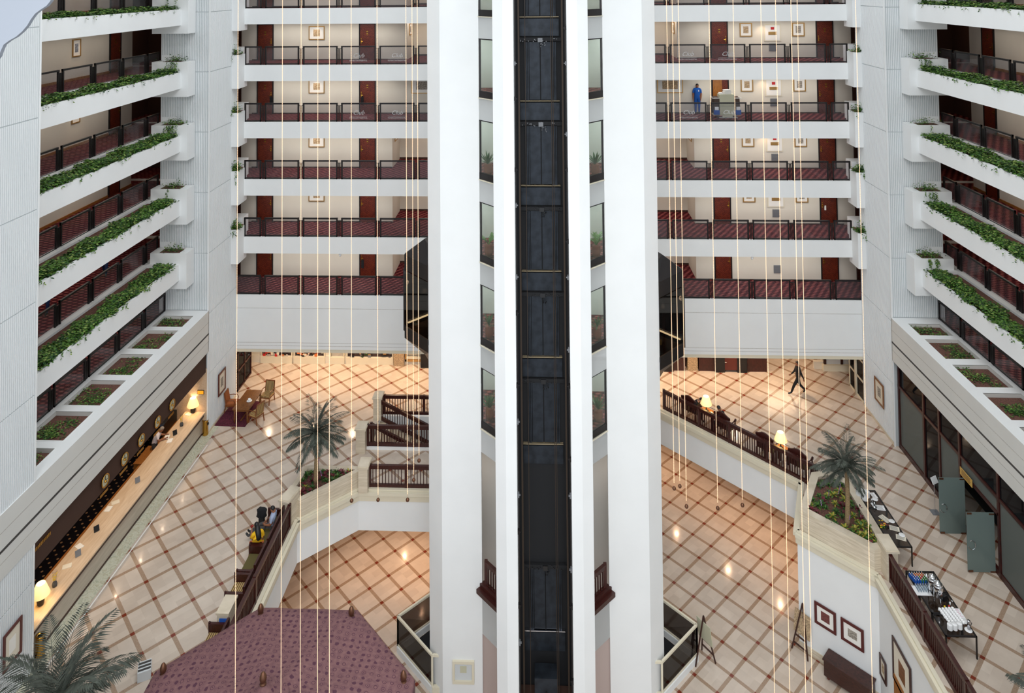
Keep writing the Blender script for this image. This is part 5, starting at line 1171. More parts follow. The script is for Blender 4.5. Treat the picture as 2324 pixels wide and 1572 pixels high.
def armchair(label, loc, rot, seat='stripe_cloth', back='stripe_cloth'):
    t = thing('armchair', label, 'chair', loc, rot, 'open armed wooden chairs')
    m = MB(); m.cbox((0, 0, 0.43), (0.52, 0.52, 0.09)); m.build('seat', seat, t)
    m = MB(); m.cbox((0, 0.27, 0.76), (0.46, 0.06, 0.5), 0, ('X', -0.14)); m.build('backrest', back, t)
    m = MB(); m.bar((-0.26, 0.22, 0.42), (-0.25, 0.33, 1.04), 0.04, 0.04); m.bar((0.26, 0.22, 0.42), (0.25, 0.33, 1.04), 0.04, 0.04); m.bar((-0.26, 0.325, 1.03), (0.26, 0.325, 1.03), 0.04, 0.05); m.cbox((0, 0, 0.375), (0.56, 0.56, 0.05)); m.build('frame', 'chair_wood', t)
    for a in (-1, 1):
        m = MB(); m.bar((a*0.25, -0.24, 0.38), (a*0.25, -0.28, 0), 0.04, 0.04); m.build('leg', 'chair_wood', t); m = MB(); m.bar((a*0.25, 0.24, 0.4), (a*0.25, 0.32, 0), 0.04, 0.04); m.build('leg', 'chair_wood', t)
        m = MB(); m.tube([(a*0.27, 0.27, 0.68), (a*0.30, 0.05, 0.70), (a*0.29, -0.18, 0.68), (a*0.28, -0.24, 0.62), (a*0.26, -0.2, 0.42)], 0.022, 6); m.build('armrest', 'chair_wood', t)
    return t
p = F(607, 913, Z=0); armchair('striped wooden armchair behind the brown table, seen from the front', (p.x, p.y, 0), -0.15)
p = F(582, 955, Z=0); armchair('striped wooden armchair at the near right corner of the brown table', (p.x, p.y-0.05, 0), 1.15+PI)
p = F(524, 935, Z=0); armchair('orange brown armchair between the ribbed wall and the brown table', (p.x, p.y+0.15, 0), 1.6, 'orange_seat', 'orange_seat')

# benches along the left balustrade
def bench(label, y0, y1, style):
    t = thing('wooden_bench', label, 'bench', (-11.35, (y0+y1)/2, 0), 0, 'benches along the left balustrade'); L = (y1-y0)/2
    m = MB(); m.box(-0.30, 0.32, -L+0.05, L-0.05, 0.34, 0.47); m.build('seat', style, t)
    for a in (-1, 1):
        m = MB(); m.box(-0.30, 0.34, a*L-0.03, a*L+0.03, 0.1, 0.7); m.box(-0.34, 0.36, a*L-0.05, a*L+0.05, 0.7, 0.75); m.lathe((-0.32, a*L, 0), [(0.04, 0), (0.03, 0.3), (0.045, 0.6), (0.04, 0.78)], 8); m.build('arm', 'dark_wood', t)
    m = MB(); m.box(0.32, 0.40, -L, L, 0.1, 0.95); m.build('backrest', 'dark_wood', t); m = MB(); m.box(-0.3, 0.34, -L, L, 0.26, 0.34); m.build('apron', 'dark_wood', t)
bench('olive cushioned wooden bench where the two people sit', 28.85, 30.75, 'olive_seat')
bench('empty olive cushioned wooden bench, middle of the left balustrade', 27.55, 28.75, 'olive_seat')
bench('striped wooden bench, third along the left balustrade', 26.55, 27.4, 'stripe_cloth')
bench('olive bench beside the stone plinth near the canopy', 24.15, 25.3, 'stripe_cloth')
pc = F(526, 1398, Z=1.0); t = thing('stone_plinth', 'pale stone plinth with a blue label near the purple canopy', 'plinth', (-11.25, 25.75, 0)); m = MB(); m.box(-0.2, 0.2, -0.36, 0.36, 0, 0.95); m.box(-0.23, 0.23, -0.39, 0.39, 0.95, 1.02); m.build('body', 'travertine', t); m = MB(); m.box(-0.1, 0.22, -0.41, -0.38, 0.6, 0.85); m.build('blue_label', 'blue_plastic', t)
p = F(328, 1532, Z=0); t = thing('slatted_box', 'small white box with dark slats on the floor left of the canopy', 'box', (p.x, p.y, 0), 0.45); m = MB(); m.box(-0.2, 0.2, -0.22, 0.22, 0, 0.3); m.build('body', 'frosted_white', t); m = MB()
for q in range(3): m.box(-0.19, 0.19, -0.16+q*0.13, -0.09+q*0.13, 0.3, 0.31)
m.build('slats', 'grey_line', t)

# ---------------------------------------------------------------- consoles, lamps and high chairs on the right
e = (Vector((12.22, 33.72))-Vector((6.4, 39.62))).normalized(); nrm = Vector((-e.y, e.x)); nrm = nrm if nrm.y > 0 else -nrm
def along(f, off): p = Vector((6.4, 39.62))+e*f+nrm*off; return p
ea = math.atan2(e.y, e.x)
def console(label, f, L):
    p = along(f, 0.42); t = thing('console_table', label, 'table', (p.x, p.y, 0), ea, 'console tables behind the right balustrade')
    m = MB(); m.box(-L/2, L/2, -0.24, 0.24, 0.74, 0.78); m.build('top', 'orange_wood', t)
    for a in (-1, 1):
        for b in (-1, 1): m = MB(); m.box(a*(L/2-0.05)-0.03, a*(L/2-0.05)+0.03, b*0.2-0.03, b*0.2+0.03, 0, 0.74); m.build('leg', 'dark_wood', t)
    m = MB(); m.tube([(-L/2, 0.23, 0.86), (L/2, 0.23, 0.86)], 0.012, 5); m.build('back_rail', 'black_metal', t)
    return p
def hallchair(label, f, off=0.26, flip=0):
    p = along(f, off); t = thing('hall_chair', label, 'chair', (p.x, p.y, 0), ea+flip, 'high backed wooden seats behind the right balustrade')
    m = MB(); m.box(-0.40, 0.40, -0.05, 0.45, 0.40, 0.47); m.build('seat', 'olive_seat', t)
    m = MB(); pts = [(-0.8, 0.5)]; n = 16
    prof = [(x, 1.10+0.14*math.cos(x/0.45*PI/2)**2) for x in [-0.45+0.9*i/n for i in range(n+1)]]
    vs = [(x, y, z) for y in (-0.12, -0.05) for x, z in prof]+[(x, y, 0.98) for y in (-0.12, -0.05) for x, z in prof]; k1 = n+1; fs = []
    for i in range(n): fs += [(i, i+1, 2*k1+i+1, 2*k1+i)[::-1], (k1+i, k1+i+1, 3*k1+i+1, 3*k1+i), (i, i+1, k1+i+1, k1+i), (2*k1+i, 2*k1+i+1, 3*k1+i+1, 3*k1+i)[::-1]]
    m.add(vs, fs); m.build('crest_rail', 'dark_wood', t)
    m = MB()
    for i in range(6): x = -0.36+0.144*i; m.box(x-0.05, x+0.05, -0.10, -0.07, 0.45, 1.0)
    m.build('back_slats', 'dark_wood', t)
    for a in (-1, 1):
        m = MB(); m.tube([(a*0.43, -0.05, 0.78), (a*0.43, 0.3, 0.78), (a*0.43, 0.46, 0.86), (a*0.43, 0.52, 0.80), (a*0.43, 0.48, 0.72)], 0.03, 6); m.bar((a*0.43, 0.42, 0.78), (a*0.43, 0.44, 0.45), 0.05, 0.05); m.build('armrest', 'dark_wood', t)
        for b in (-0.08, 0.45): m = MB(); m.box(a*0.41-0.03, a*0.41+0.03, b-0.04, b+0.04, 0, 0.42); m.build('leg', 'dark_wood', t)
hallchair('high backed wooden seat left of the man under the left lamp', 1.45)
console('console table under the left of the two desk lamps', 2.45, 0.8)
hallchair('high backed wooden seat of the second sitter, right of the left lamp', 3.4)
hallchair('empty high backed wooden seat left of the right lamp', 5.7)
console('console table under the right of the two desk lamps', 6.45, 0.5)
hallchair('empty high backed wooden seat right of the right lamp', 7.35)
for (a, b, f, lab) in ((1603, 932, 2.7, 'lit desk lamp with a cream shade behind the long balustrade, left one'), (1772, 1016, 7.3, 'lit desk lamp with a cream shade behind the long balustrade, right one')):
    p = F(a, b, Z=0.78); lamp(lab, (p.x, p.y, 0.78), 1.15, 'black_metal', True, 12)
p = F(1606, 936, Z=0.79); m = MB(); m.cbox((0, 0, 0.01), (0.35, 0.25, 0.02), 0.4); m.cbox((0.3, -0.12, 0.01), (0.2, 0.28, 0.02), 0.9); o = m.build('newspapers', 'paper_white'); o.location = (p.x+0.1, p.y-0.1, 0.78); tag(o, 'newspapers lying on the console under the left desk lamp', 'newspaper')
t = thing('black_lounge_chair', 'black chair half hidden by the fronds of the right palm', 'chair', tuple(F(1898, 1100, Z=0))); m = MB(); m.lathe((0, 0, 0.3), [(0.3, 0), (0.36, 0.12), (0.3, 0.2)], 16); m.build('seat', 'plastic_black', t, True)
m = MB(); m.tube([(0.34*math.cos(a), 0.34*math.sin(a), 0.72) for a in [q*0.35-0.2 for q in range(11)]], 0.06, 6); m.build('backrest', 'plastic_black', t, True); m = MB(); m.lathe((0, 0, 0), [(0.25, 0), (0.25, 0.04), (0.04, 0.06), (0.04, 0.3)], 12); m.build('base', 'plastic_black', t)

# ---------------------------------------------------------------- buffet tables on the right
def btable(label, x0, x1, y0, y1, group='black framed glass buffet tables'):
    t = thing('buffet_table', label, 'table', ((x0+x1)/2, (y0+y1)/2, 0), 0, group); a, b = (x1-x0)/2, (y1-y0)/2
    m = MB(); m.box(-a+0.03, a-0.03, -b+0.03, b-0.03, 0.735, 0.75); m.build('glass_top', 'glass_table', t)
    m = MB(); m.box(-a, a, -b, -b+0.04, 0.71, 0.755); m.box(-a, a, b-0.04, b, 0.71, 0.755); m.box(-a, -a+0.04, -b, b, 0.71, 0.755); m.box(a-0.04, a, -b, b, 0.71, 0.755); m.build('frame', 'black_metal', t)
    for i in (-1, 1):
        for j in (-1, 1): m = MB(); m.box(i*(a-0.02)-0.02, i*(a-0.02)+0.02, j*(b-0.02)-0.02, j*(b-0.02)+0.02, 0, 0.71); m.build('leg', 'black_metal', t)
    return t
for i, (a, b) in enumerate(((31.55, 32.6), (30.52, 31.52), (29.45, 30.5))): btable('glass buffet table behind the right planter, %s of three' % ['farthest', 'middle', 'nearest'][i], 13.52, 14.32, a, b)
for i, (a, b) in enumerate(((27.35, 28.3), (26.48, 27.33), (25.6, 26.46))): btable('glass buffet table beside the right balustrade, %s of three' % ['farthest', 'middle', 'nearest'][i], 13.48, 14.52, a, b)
T = 0.755
def at(px, py): p = F(px, py, Z=T); return (min(14.42, p.x), p.y, T)
# cups in rows on the nearest table
cp = cup('white cup in the block of upturned cups on the nearest buffet table', (0, 0, 0), 1.1, 'white cups on the nearest buffet table', False)
n0 = 0
o0, ox, oy = Vector(at(2133, 1386)), Vector(at(2162, 1384)), Vector(at(2157, 1418))
for r in range(8):
    for q in range(5):
        p = o0+(ox-o0)*q/4+(oy-o0)*r/7
        if n0 == 0: cp.location = p; n0 = 1
        else: place(cp, p, random.random()*6)
def plates(label, p, n, r=0.12, group=None):
    t = thing('plate_stack', label, 'plates', p, 0, group)
    for i in range(n):
        m = MB(); m.lathe((0, 0, i*0.02), [(r*0.6, 0), (r, 0.014), (r*0.97, 0.018), (0.0, 0.008)], 20); m.build('plate', 'plastic_white', t, True)
for i, (a, b) in enumerate(((2156, 1428), (2167, 1428), (2178, 1426))): plates('stack of white saucers in front of the cups, %s of three' % ['left', 'middle', 'right'][i], at(a, b), 9, 0.085, 'saucer stacks on the nearest buffet table')
for i, (a, b) in enumerate(((1949, 1127), (1955, 1137 if 0 else 1122), (1963, 1134), (1967, 1127))): plates('tall stack of white plates on the farthest buffet table, %s' % ['left front', 'left rear', 'right front', 'right rear'][i] if 0 else 'stack of white plates on the farthest buffet table, %s one' % ['leftmost', 'rear left', 'front right', 'rightmost'][i], at(a, b), 14 if i in (0, 2) else 12, 0.12, 'plate stacks on the farthest buffet table')
def urn(label, p, sc_=1.0):
    t = thing('chrome_urn', label, 'urn', p, 0, 'chrome drink urns', sc_)
    for a in range(3): an = a*2*PI/3+0.5; m = MB(); m.bar((0.12*math.cos(an), 0.12*math.sin(an), 0), (0.1*math.cos(an), 0.1*math.sin(an), 0.2), 0.018, 0.018); m.build('leg', 'chrome', t)
    m = MB(); m.lathe((0, 0, 0.18), [(0.06, 0), (0.12, 0.03), (0.125, 0.3), (0.115, 0.33)], 22); m.build('body', 'chrome', t, True)
    m = MB(); m.lathe((0, 0, 0.51), [(0.118, 0), (0.10, 0.05), (0.05, 0.085), (0.02, 0.09), (0.02, 0.11), (0.0, 0.12)], 22); m.build('lid', 'chrome', t, True)
    m = MB(); m.tube([(0.0, -0.12, 0.26), (0.0, -0.18, 0.26), (0, -0.18, 0.22)], 0.012, 6); m.box(-0.03, 0.03, -0.19, -0.17, 0.26, 0.3); m.build('tap', 'plastic_black', t)
u1 = F(2117, 1352, Z=T); u2 = F(2130, 1368, Z=T)
urn('tall chrome urn on the middle buffet table, farther one', (u1.x, u1.y, T), 1.25); urn('tall chrome urn on the middle buffet table, nearer one', (u2.x, u2.y, T), 1.25)
p = at(2103, 1312); t = thing('chrome_teapot', 'small round chrome pot among the glasses on the farthest right hand table', 'pot', p); m = MB(); m.lathe((0, 0, 0), [(0.05, 0), (0.09, 0.05), (0.085, 0.11), (0.03, 0.15), (0.012, 0.17)], 18); m.build('body', 'chrome', t, True); m = MB(); m.tube([(0.08, 0, 0.06), (0.14, 0, 0.12)], 0.012, 6); m.build('spout', 'chrome', t)
p = at(2140, 1360); m = MB(); m.cbox((0, 0, 0.09), (0.16, 0.2, 0.18), 0.5); o = m.build('coffee_grinder', 'plastic_black'); o.location = p; t = o; tag(o, 'black box beside the nearer chrome urn', 'box')
# glass bottles block and tumblers
def bottle_proto(col, label):
    t = thing('juice_bottle', label, 'bottle', (0, 0, 0)); m = MB(); m.lathe((0, 0, 0), [(0.024, 0), (0.027, 0.01), (0.027, 0.1), (0.012, 0.14), (0.012, 0.16)], 9); m.build('body', col, t, True); m = MB(); m.lathe((0, 0, 0.16), [(0.014, 0), (0.014, 0.02)], 9); m.build('cap', 'plastic_white', t); return t
cols = {c_: bottle_proto(c_, '') for c_ in ('blue_plastic', 'green_plastic', 'orange', 'red_plastic')}
nm = {'blue_plastic': 'blue', 'green_plastic': 'green', 'orange': 'orange', 'red_plastic': 'red'}
b0, bx, by = Vector(at(2064, 1309)), Vector(at(2092, 1308)), Vector(at(2079, 1326)); usedb = set()
for r in range(6):
    for q in range(6):
        c_ = 'blue_plastic' if q < 3 - (r < 2) or r == 5 else ('green_plastic' if r > 2 and q > 3 else ('orange' if r < 2 else 'red_plastic' if (q+r) % 3 == 0 else 'green_plastic'))
        p = b0+(bx-b0)*q/5+(by-b0)*r/5; L = 'small %s bottle in the block of mixed bottles on the farthest right hand table' % nm[c_]
        if c_ not in usedb: usedb.add(c_); o = cols[c_]; o.location = p; o['label'] = L
        else: o = place(cols[c_], p, 0, L)
        o['group'] = 'small %s bottles on the farthest right hand table' % nm[c_]
t = thing('drinking_glass', 'clear tumbler in the block of glasses in front of the small bottles', 'glass', (0, 0, 0), group='tumblers on the farthest right hand table'); m = MB(); m.lathe((0, 0, 0), [(0.024, 0), (0.03, 0.1), (0.027, 0.1), (0.022, 0.01)], 9); m.build('glass_body', 'tumbler_glass', t, True)
b0, bx, by = Vector(at(2078, 1331)), Vector(at(2106, 1331)), Vector(at(2085, 1343)); f1 = 1
for r in range(4):
    for q in range(6):
        p = b0+(bx-b0)*q/5+(by-b0)*r/3
        if f1: t.location = p; f1 = 0
        else: place(t, p)
p = at(2090, 1340); m = MB(); m.cbox((0, 0, 0.004), (0.62, 0.42, 0.008), 0); o = m.build('white_tray', 'plastic_white'); o.location = (p[0], p[1], T); tag(o, 'white tray under the block of tumblers', 'tray')
def flat(name, label, cat, px, py, w_, l_, rot, mn, extra=None, group=None):
    p = at(px, py); t = thing(name, label, cat, p, rot, group); m = MB(); m.box(-w_/2, w_/2, -l_/2, l_/2, 0, 0.008); m.build('sheet', mn, t)
    if extra:
        m = MB(); rnd = random.Random(px)
        for q in range(7): y = -l_/2+0.04+q*(l_-0.08)/6; m.box(-w_/2+0.03, w_/2-rnd.uniform(0.03, 0.1), y-0.006, y+0.006, 0.008, 0.0095)
        m.build(extra, 'plastic_grey' if extra == 'text_lines' else 'magenta', t)
flat('menu_sheet', 'cream printed sheet on the nearest of the three far buffet tables, left', 'paper', 2008, 1177, 0.26, 0.42, 0.5, 'paper_cream', 'text_lines', 'printed sheets on the far buffet')
flat('menu_sheet', 'cream printed sheet on the far buffet beside the flowers', 'paper', 2030, 1199, 0.36, 0.26, -0.35, 'paper_cream', 'text_lines', 'printed sheets on the far buffet')
flat('menu_sheet', 'cream printed sheet lying over a round plate on the far buffet', 'paper', 2045, 1220, 0.36, 0.26, -0.4, 'paper_cream', 'text_lines', 'printed sheets on the far buffet')
flat('patterned_tray', 'white tray with dark figures on the middle far buffet table', 'tray', 1998, 1152, 0.34, 0.3, -0.1, 'plastic_white', 'text_lines')
flat('leaflet_pile', 'white leaflets at the rear of the farthest buffet table', 'paper', 1983, 1124, 0.2, 0.34, 0.1, 'plastic_white', 'text_lines')
flat('pink_patterned_tray', 'white tray with magenta flowers on the nearest right hand table', 'tray', 2178, 1393, 0.22, 0.44, 0.0, 'plastic_white', 'flower_pattern')
flat('white_platter', 'long white platter behind the urns', 'platter', 2117, 1325, 0.14, 0.55, 0.0, 'plastic_white')
for i, (a, b, w_) in enumerate(((1986, 1133, 'farthest buffet table'), (2024, 1183, 'nearest far buffet table by the sheets'), (2047, 1214, 'far buffet under the sheet'), (2190, 1410, 'nearest right hand table'), (2198, 1430, 'nearest right hand table under the steel jug'))):
    p = at(a, b); m = MB(); m.lathe((0, 0, 0), [(0.07, 0), (0.12, 0.014), (0.115, 0.02), (0.0, 0.008)], 20); o = m.build('white_plate', 'plastic_white', smooth=True); o.location = p; tag(o, 'single round white plate on the '+w_, 'plate')
for i, (a, b, w_) in enumerate(((1979, 1142, 'small chrome cream jug, farther, on a plate on the middle far buffet table'), (1985, 1150, 'small chrome sugar pot, nearer, on a plate on the middle far buffet table'))):
    p = at(a, b); t = thing('chrome_jug', w_, 'jug', p); m = MB(); m.lathe((0, 0, 0), [(0.09, 0), (0.1, 0.01), (0.045, 0.015), (0.05, 0.08), (0.035, 0.16), (0.02, 0.2)], 14); m.build('body', 'chrome', t, True); m = MB(); m.tube([(0.04, 0, 0.14), (0.08, 0, 0.12), (0.05, 0, 0.05)], 0.007, 5); m.build('handle', 'plastic_black', t)
p = at(2199, 1428); t = thing('steel_jug', 'tall steel jug standing on a white plate at the near table corner', 'jug', (p[0], p[1], T+0.02)); m = MB(); m.lathe((0, 0, 0), [(0.05, 0), (0.055, 0.26), (0.05, 0.28)], 16); m.build('body', 'steel', t, True); m = MB(); m.tube([(0.05, 0, 0.24), (0.10, 0, 0.2), (0.055, 0, 0.08)], 0.01, 6); m.build('handle', 'plastic_black', t)
p = at(2003, 1193); t = thing('flower_arrangement', 'yellow and dark red flowers lying on the far buffet', 'flowers', p); rnd = random.Random(5); m = MB()
for q in range(16): m.mi = q % 3; m.lathe((rnd.gauss(0, 0.10), rnd.gauss(0, 0.08), 0.02+rnd.random()*0.06), [(0, 0), (0.035, 0.02), (0, 0.045)], 7)
m.build('blooms', ['yellow', 'leaf_red', 'orange'], t); m = MB()
for q in range(9): a = rnd.random()*6; m.leaf((0, 0, 0.02), (math.cos(a), math.sin(a), 0.2), 0.18, 0.05)
m.build('leaves', 'leaf_mid', t)
for i, (a, b, mn, w_) in enumerate(((2144, 1380, 'yellow', 'yellow'), (2154, 1379, 'red_plastic', 'red'), (2137, 1377, 'chest_wood', 'brown'), (2156, 1372, 'plastic_white', 'white'), (2163, 1368, 'chrome', 'chrome'))):
    p = at(a, b); m = MB(); m.lathe((0, 0, 0), [(0.028, 0), (0.03, 0.07), (0.026, 0.09)], 10); o = m.build('condiment_jar', mn, smooth=True); o.location = p; tag(o, 'small %s jar behind the white cups' % w_, 'jar')
p = F(2175, 1450, Z=0); t = thing('brass_pot', 'brass pot on the floor under the nearest buffet table', 'pot', (p.x, p.y+0.15, 0)); m = MB(); m.lathe((0, 0, 0), [(0.11, 0), (0.12, 0.3), (0.13, 0.32)], 16); m.build('body', 'brass', t, True); m = MB(); m.lathe((0, 0, 0.32), [(0.13, 0), (0.115, 0.01), (0.11, -0.03)], 16); m.build('rim', 'brass', t, True)

# ---------------------------------------------------------------- plants behind the tower windows
for k, kind in ((2, 'agave'), (3, 'zz'), (4, 'dracaena'), (5, 'agave')):
    for s in (-1, 1):
        t = thing('potted_plant', 'green pot plant behind the %s tower window of the %s level' % (SIDE[s], ORD[k]), 'plant', (s*2.15, 29.15, ZK(k))); rnd = random.Random(k*4+s)
        m = MB(); m.lathe((0, 0, 0), [(0.12, 0), (0.19, 0.2), (0.16, 0.42), (0.18, 0.45)], 14); m.build('pot', 'terracotta', t, True); m = MB()
        if kind == 'zz':
            for q in range(11):
                a = rnd.random()*6.28; L = rnd.uniform(0.5, 0.8); d = Vector((math.cos(a)*0.7, math.sin(a)*0.7, 1)).normalized(); P = [Vector((0, 0, 0.45))+d*L*f+Vector((0, 0, -0.35))*f*f*L for f in [j/8 for j in range(9)]]; m.tube(P, 0.012, 4)
                for j in range(2, 9):
                    for sg in (-1, 1): m.leaf(P[j], d.cross(Vector((0, 0, 1)))*sg+d*0.5, 0.12, 0.05, 0.1)
        else:
            for q in range(24): a = q*2.4; el = 0.5+0.9*rnd.random(); m.leaf((0, 0, 0.44), (math.cos(a)*math.cos(el), math.sin(a)*math.cos(el), math.sin(el)), rnd.uniform(0.45, 0.75), 0.05 if kind == 'dracaena' else 0.07, 0.35 if kind == 'dracaena' else 0.1, 0, 3)
        m.build('leaves', 'leaf_mid' if kind == 'zz' else 'leaf_dark', t)

# ---------------------------------------------------------------- gazebo canopy
HC = 20.4; cz = 22.861-HC; cxy = Vector((0.09, 0))
def CP(px, py): p = F(px, py, Z=cz); return Vector((p.x, p.y))
v1, v2 = CP(590, 1381), CP(811, 1381); s_ = (v2-v1).length; cen = (v1+v2)/2+Vector((0, -1.2071*s_)); Rr = s_*1.3066
t = thing('fabric_gazebo', 'large purple patterned octagonal canopy with bronze finials, bottom of the view', 'gazebo', (cen.x, cen.y, H2)); eh = cz-H2; ah = eh+0.92
m = MB(); N = 8; rings = 9; vs = []; sub = 6
for r in range(rings+1):
    f = r/rings
    for i in range(N):
        a0 = PI/8+i*PI/4; a1 = a0+PI/4
        for j in range(sub):
            g = j/sub; p = Vector((math.cos(a0), math.sin(a0))).lerp(Vector((math.cos(a1), math.sin(a1))), g)*Rr*f
            sag = 0.10*math.sin(PI*g)*math.sin(PI*min(1, f*1.05))+0.012*math.sin(j*2.1+i*3+r*1.7)*f
            z = ah-(ah-eh)*(f**0.86)-sag*0.9; vs.append((p.x, p.y, z))
K = N*sub; fs = [(r*K+i, r*K+(i+1) % K, (r+1)*K+(i+1) % K, (r+1)*K+i)[::-1] for r in range(1, rings) for i in range(K)]
fs += [(0, K+(i+1) % K, K+i)[::-1] for i in range(K)]
o1 = rings*K
for i in range(K): x, y, z = vs[o1+i]; vs.append((x*1.012, y*1.012, z-0.05))
for i in range(K): x, y, z = vs[o1+i]; vs.append((x*1.012, y*1.012, z-0.42-0.05*math.sin(i*PI/3)))
for q in (0, 1): fs += [((rings+q)*K+i, (rings+q)*K+(i+1) % K, (rings+q+1)*K+(i+1) % K, (rings+q+1)*K+i)[::-1] for i in range(K)]
m.add(vs, fs); m.build('canopy', 'canopy_cloth', t, True)
m = MB(); n = 48; vs = []; 
for r in range(6):
    f = r/5
    for i in range(n): a = 2*PI*i/n; rr = 0.06+0.62*f; vs.append((rr*math.cos(a), rr*math.sin(a), ah+0.30-0.42*f**0.7+(0.03 if i % 2 else -0.02)*min(1, f*2)))
m.add(vs, [(r*n+i, r*n+(i+1) % n, (r+1)*n+(i+1) % n, (r+1)*n+i)[::-1] for r in range(5) for i in range(n)]); m.build('gathered_cap', 'canopy_cloth', t, True)
def finial(p, h=0.42):
    m = MB(); m.lathe(p, [(0.02, -0.06), (0.07, -0.02), (0.09, 0.0), (0.09, 0.03), (0.06, 0.05), (0.08, 0.08), (0.095, 0.14), (0.09, 0.21), (0.05, 0.30), (0.0, 0.34)], 16); m.build('finial', 'bronze', t, True)
finial((0, 0, ah+0.33))
for i in range(8):
    a = PI/8+i*PI/4; finial((Rr*0.93*math.cos(a), Rr*0.93*math.sin(a), eh+0.02))
    m = MB(); m.tube([(Rr*0.95*math.cos(a), Rr*0.95*math.sin(a), 0), (Rr*0.95*math.cos(a), Rr*0.95*math.sin(a), eh-0.02)], 0.06, 10); m.build('pole', 'bronze', t) if Rr*0.95*math.cos(a)+cen.x > -10.3 else None

# ---------------------------------------------------------------- hanging light strings
SL = [(539, 535.5, 18.3, None), (639, 640, 18.7, None), (682, 683, 18.2, None), (720, 722, 18.8, None), (746, 749, 18.6, None), (797, 798, 29.0, 1137), (856, 858, 29.4, 1135), (921, 925, 28.6, 1135), (936, 939, 29.2, 1090), (948, 951, 28.8, 1046),
      (1513, 1530, 28.8, 1109), (1526, 1543, 29.2, 1104), (1541, 1558, 28.6, 1150), (1611, 1629, 29.4, 1154), (1666, 1685, 29.0, 1147), (1729, 1755, 25.5, None), (1762, 1790, 24, None), (1798, 1825, 22.5, None), (1812, 1840, 24.5, None), (1946, 1975, 23.5, None)]
ico = []
bm_v = [(0, 0, 1), (1, 0, 0), (0, 1, 0), (-1, 0, 0), (0, -1, 0), (0, 0, -1)]; bm_f = [(0, 1, 2), (0, 2, 3), (0, 3, 4), (0, 4, 1), (5, 2, 1), (5, 3, 2), (5, 4, 3), (5, 1, 4)]
for i, (xt, xb, Y, yb) in enumerate(SL):
    top = F(xt, 20, Y=Y); bot = F(xb, yb if yb else 1540, Y=Y); X = (top.x+bot.x)/2 if not yb else bot.x; zb = bot.z if yb else -3.9
    if yb is None and xt > 1700: zb = H2+0.4
    if yb is None and xt < 760: zb = 3.75
    left = xt < 1200; idx = i if left else i-10
    lab = 'hanging string of warm light beads, %s from the left, %s of the lift tower' % (['first', 'second', 'third', 'fourth', 'fifth', 'sixth', 'seventh', 'eighth', 'ninth', 'tenth'][idx], 'left' if left else 'right')
    t = thing('light_string', lab, 'string lights', (X, Y, zb), group='hanging light strings')
    m = MB(); m.tube([(0, 0, 0.1), (0, 0, TOPZ-zb)], 0.0045, 4); m.build('cable', 'bead_cable', t)
    m = MB(); z = 0.25; n = 0; r = 0.0006*Y; step = 0.0015*Y
    while z < min(28.5, TOPZ)-zb:
        m.add([(a*r, b*r, z+c*r) for a, b, c in bm_v], bm_f); z += step
    o = m.build('light_beads', 'bead', t); o['kind'] = 'stuff'
    m = MB(); m.lathe((0, 0, -0.05), [(0, 0), (0.055, 0.02), (0.075, 0.07), (0.055, 0.12), (0.02, 0.15), (0, 0.16)], 12); m.build('end_ball', 'bronze', t, True)
# blurred thing at the top left corner: rounded grey soffit edge close to the camera
t = thing('grey_cushioned_edge', 'rounded pale grey object cut off by the top left corner', 'soffit', tuple(F(5, 5, Y=9.0)))
m = MB(); c0 = F(5, 5, Y=9.0); out = [(-80, -60), (125, -60), (122, -10), (118, 2), (109, 13), (95, 22), (83, 31), (74, 43), (65, 58), (54, 71), (40, 83), (24, 92), (12, 101), (6, 114), (2, 126), (-6, 138), (-80, 140)]
pts = [F(a, b, Y=9.0)-c0 for a, b in out]; n = len(pts); vs = [(p.x, -0.03, p.z) for p in [q for q in pts]]+[(p.x, 0, p.z) for p in pts]+[(p.x, 0.03, p.z) for p in pts]
m.add(vs, [tuple(range(n)), tuple(range(2*n, 3*n))[::-1]]+[(r*n+i, r*n+(i+1) % n, (r+1)*n+(i+1) % n, (r+1)*n+i)[::-1] for r in range(2) for i in range(n)]); m.build('panel', 'blur_grey', t)
m = MB(); m.box(-0.2, -0.1, -0.02, 0.02, 0, 4.0); m.build('hanger', 'blur_grey', t)
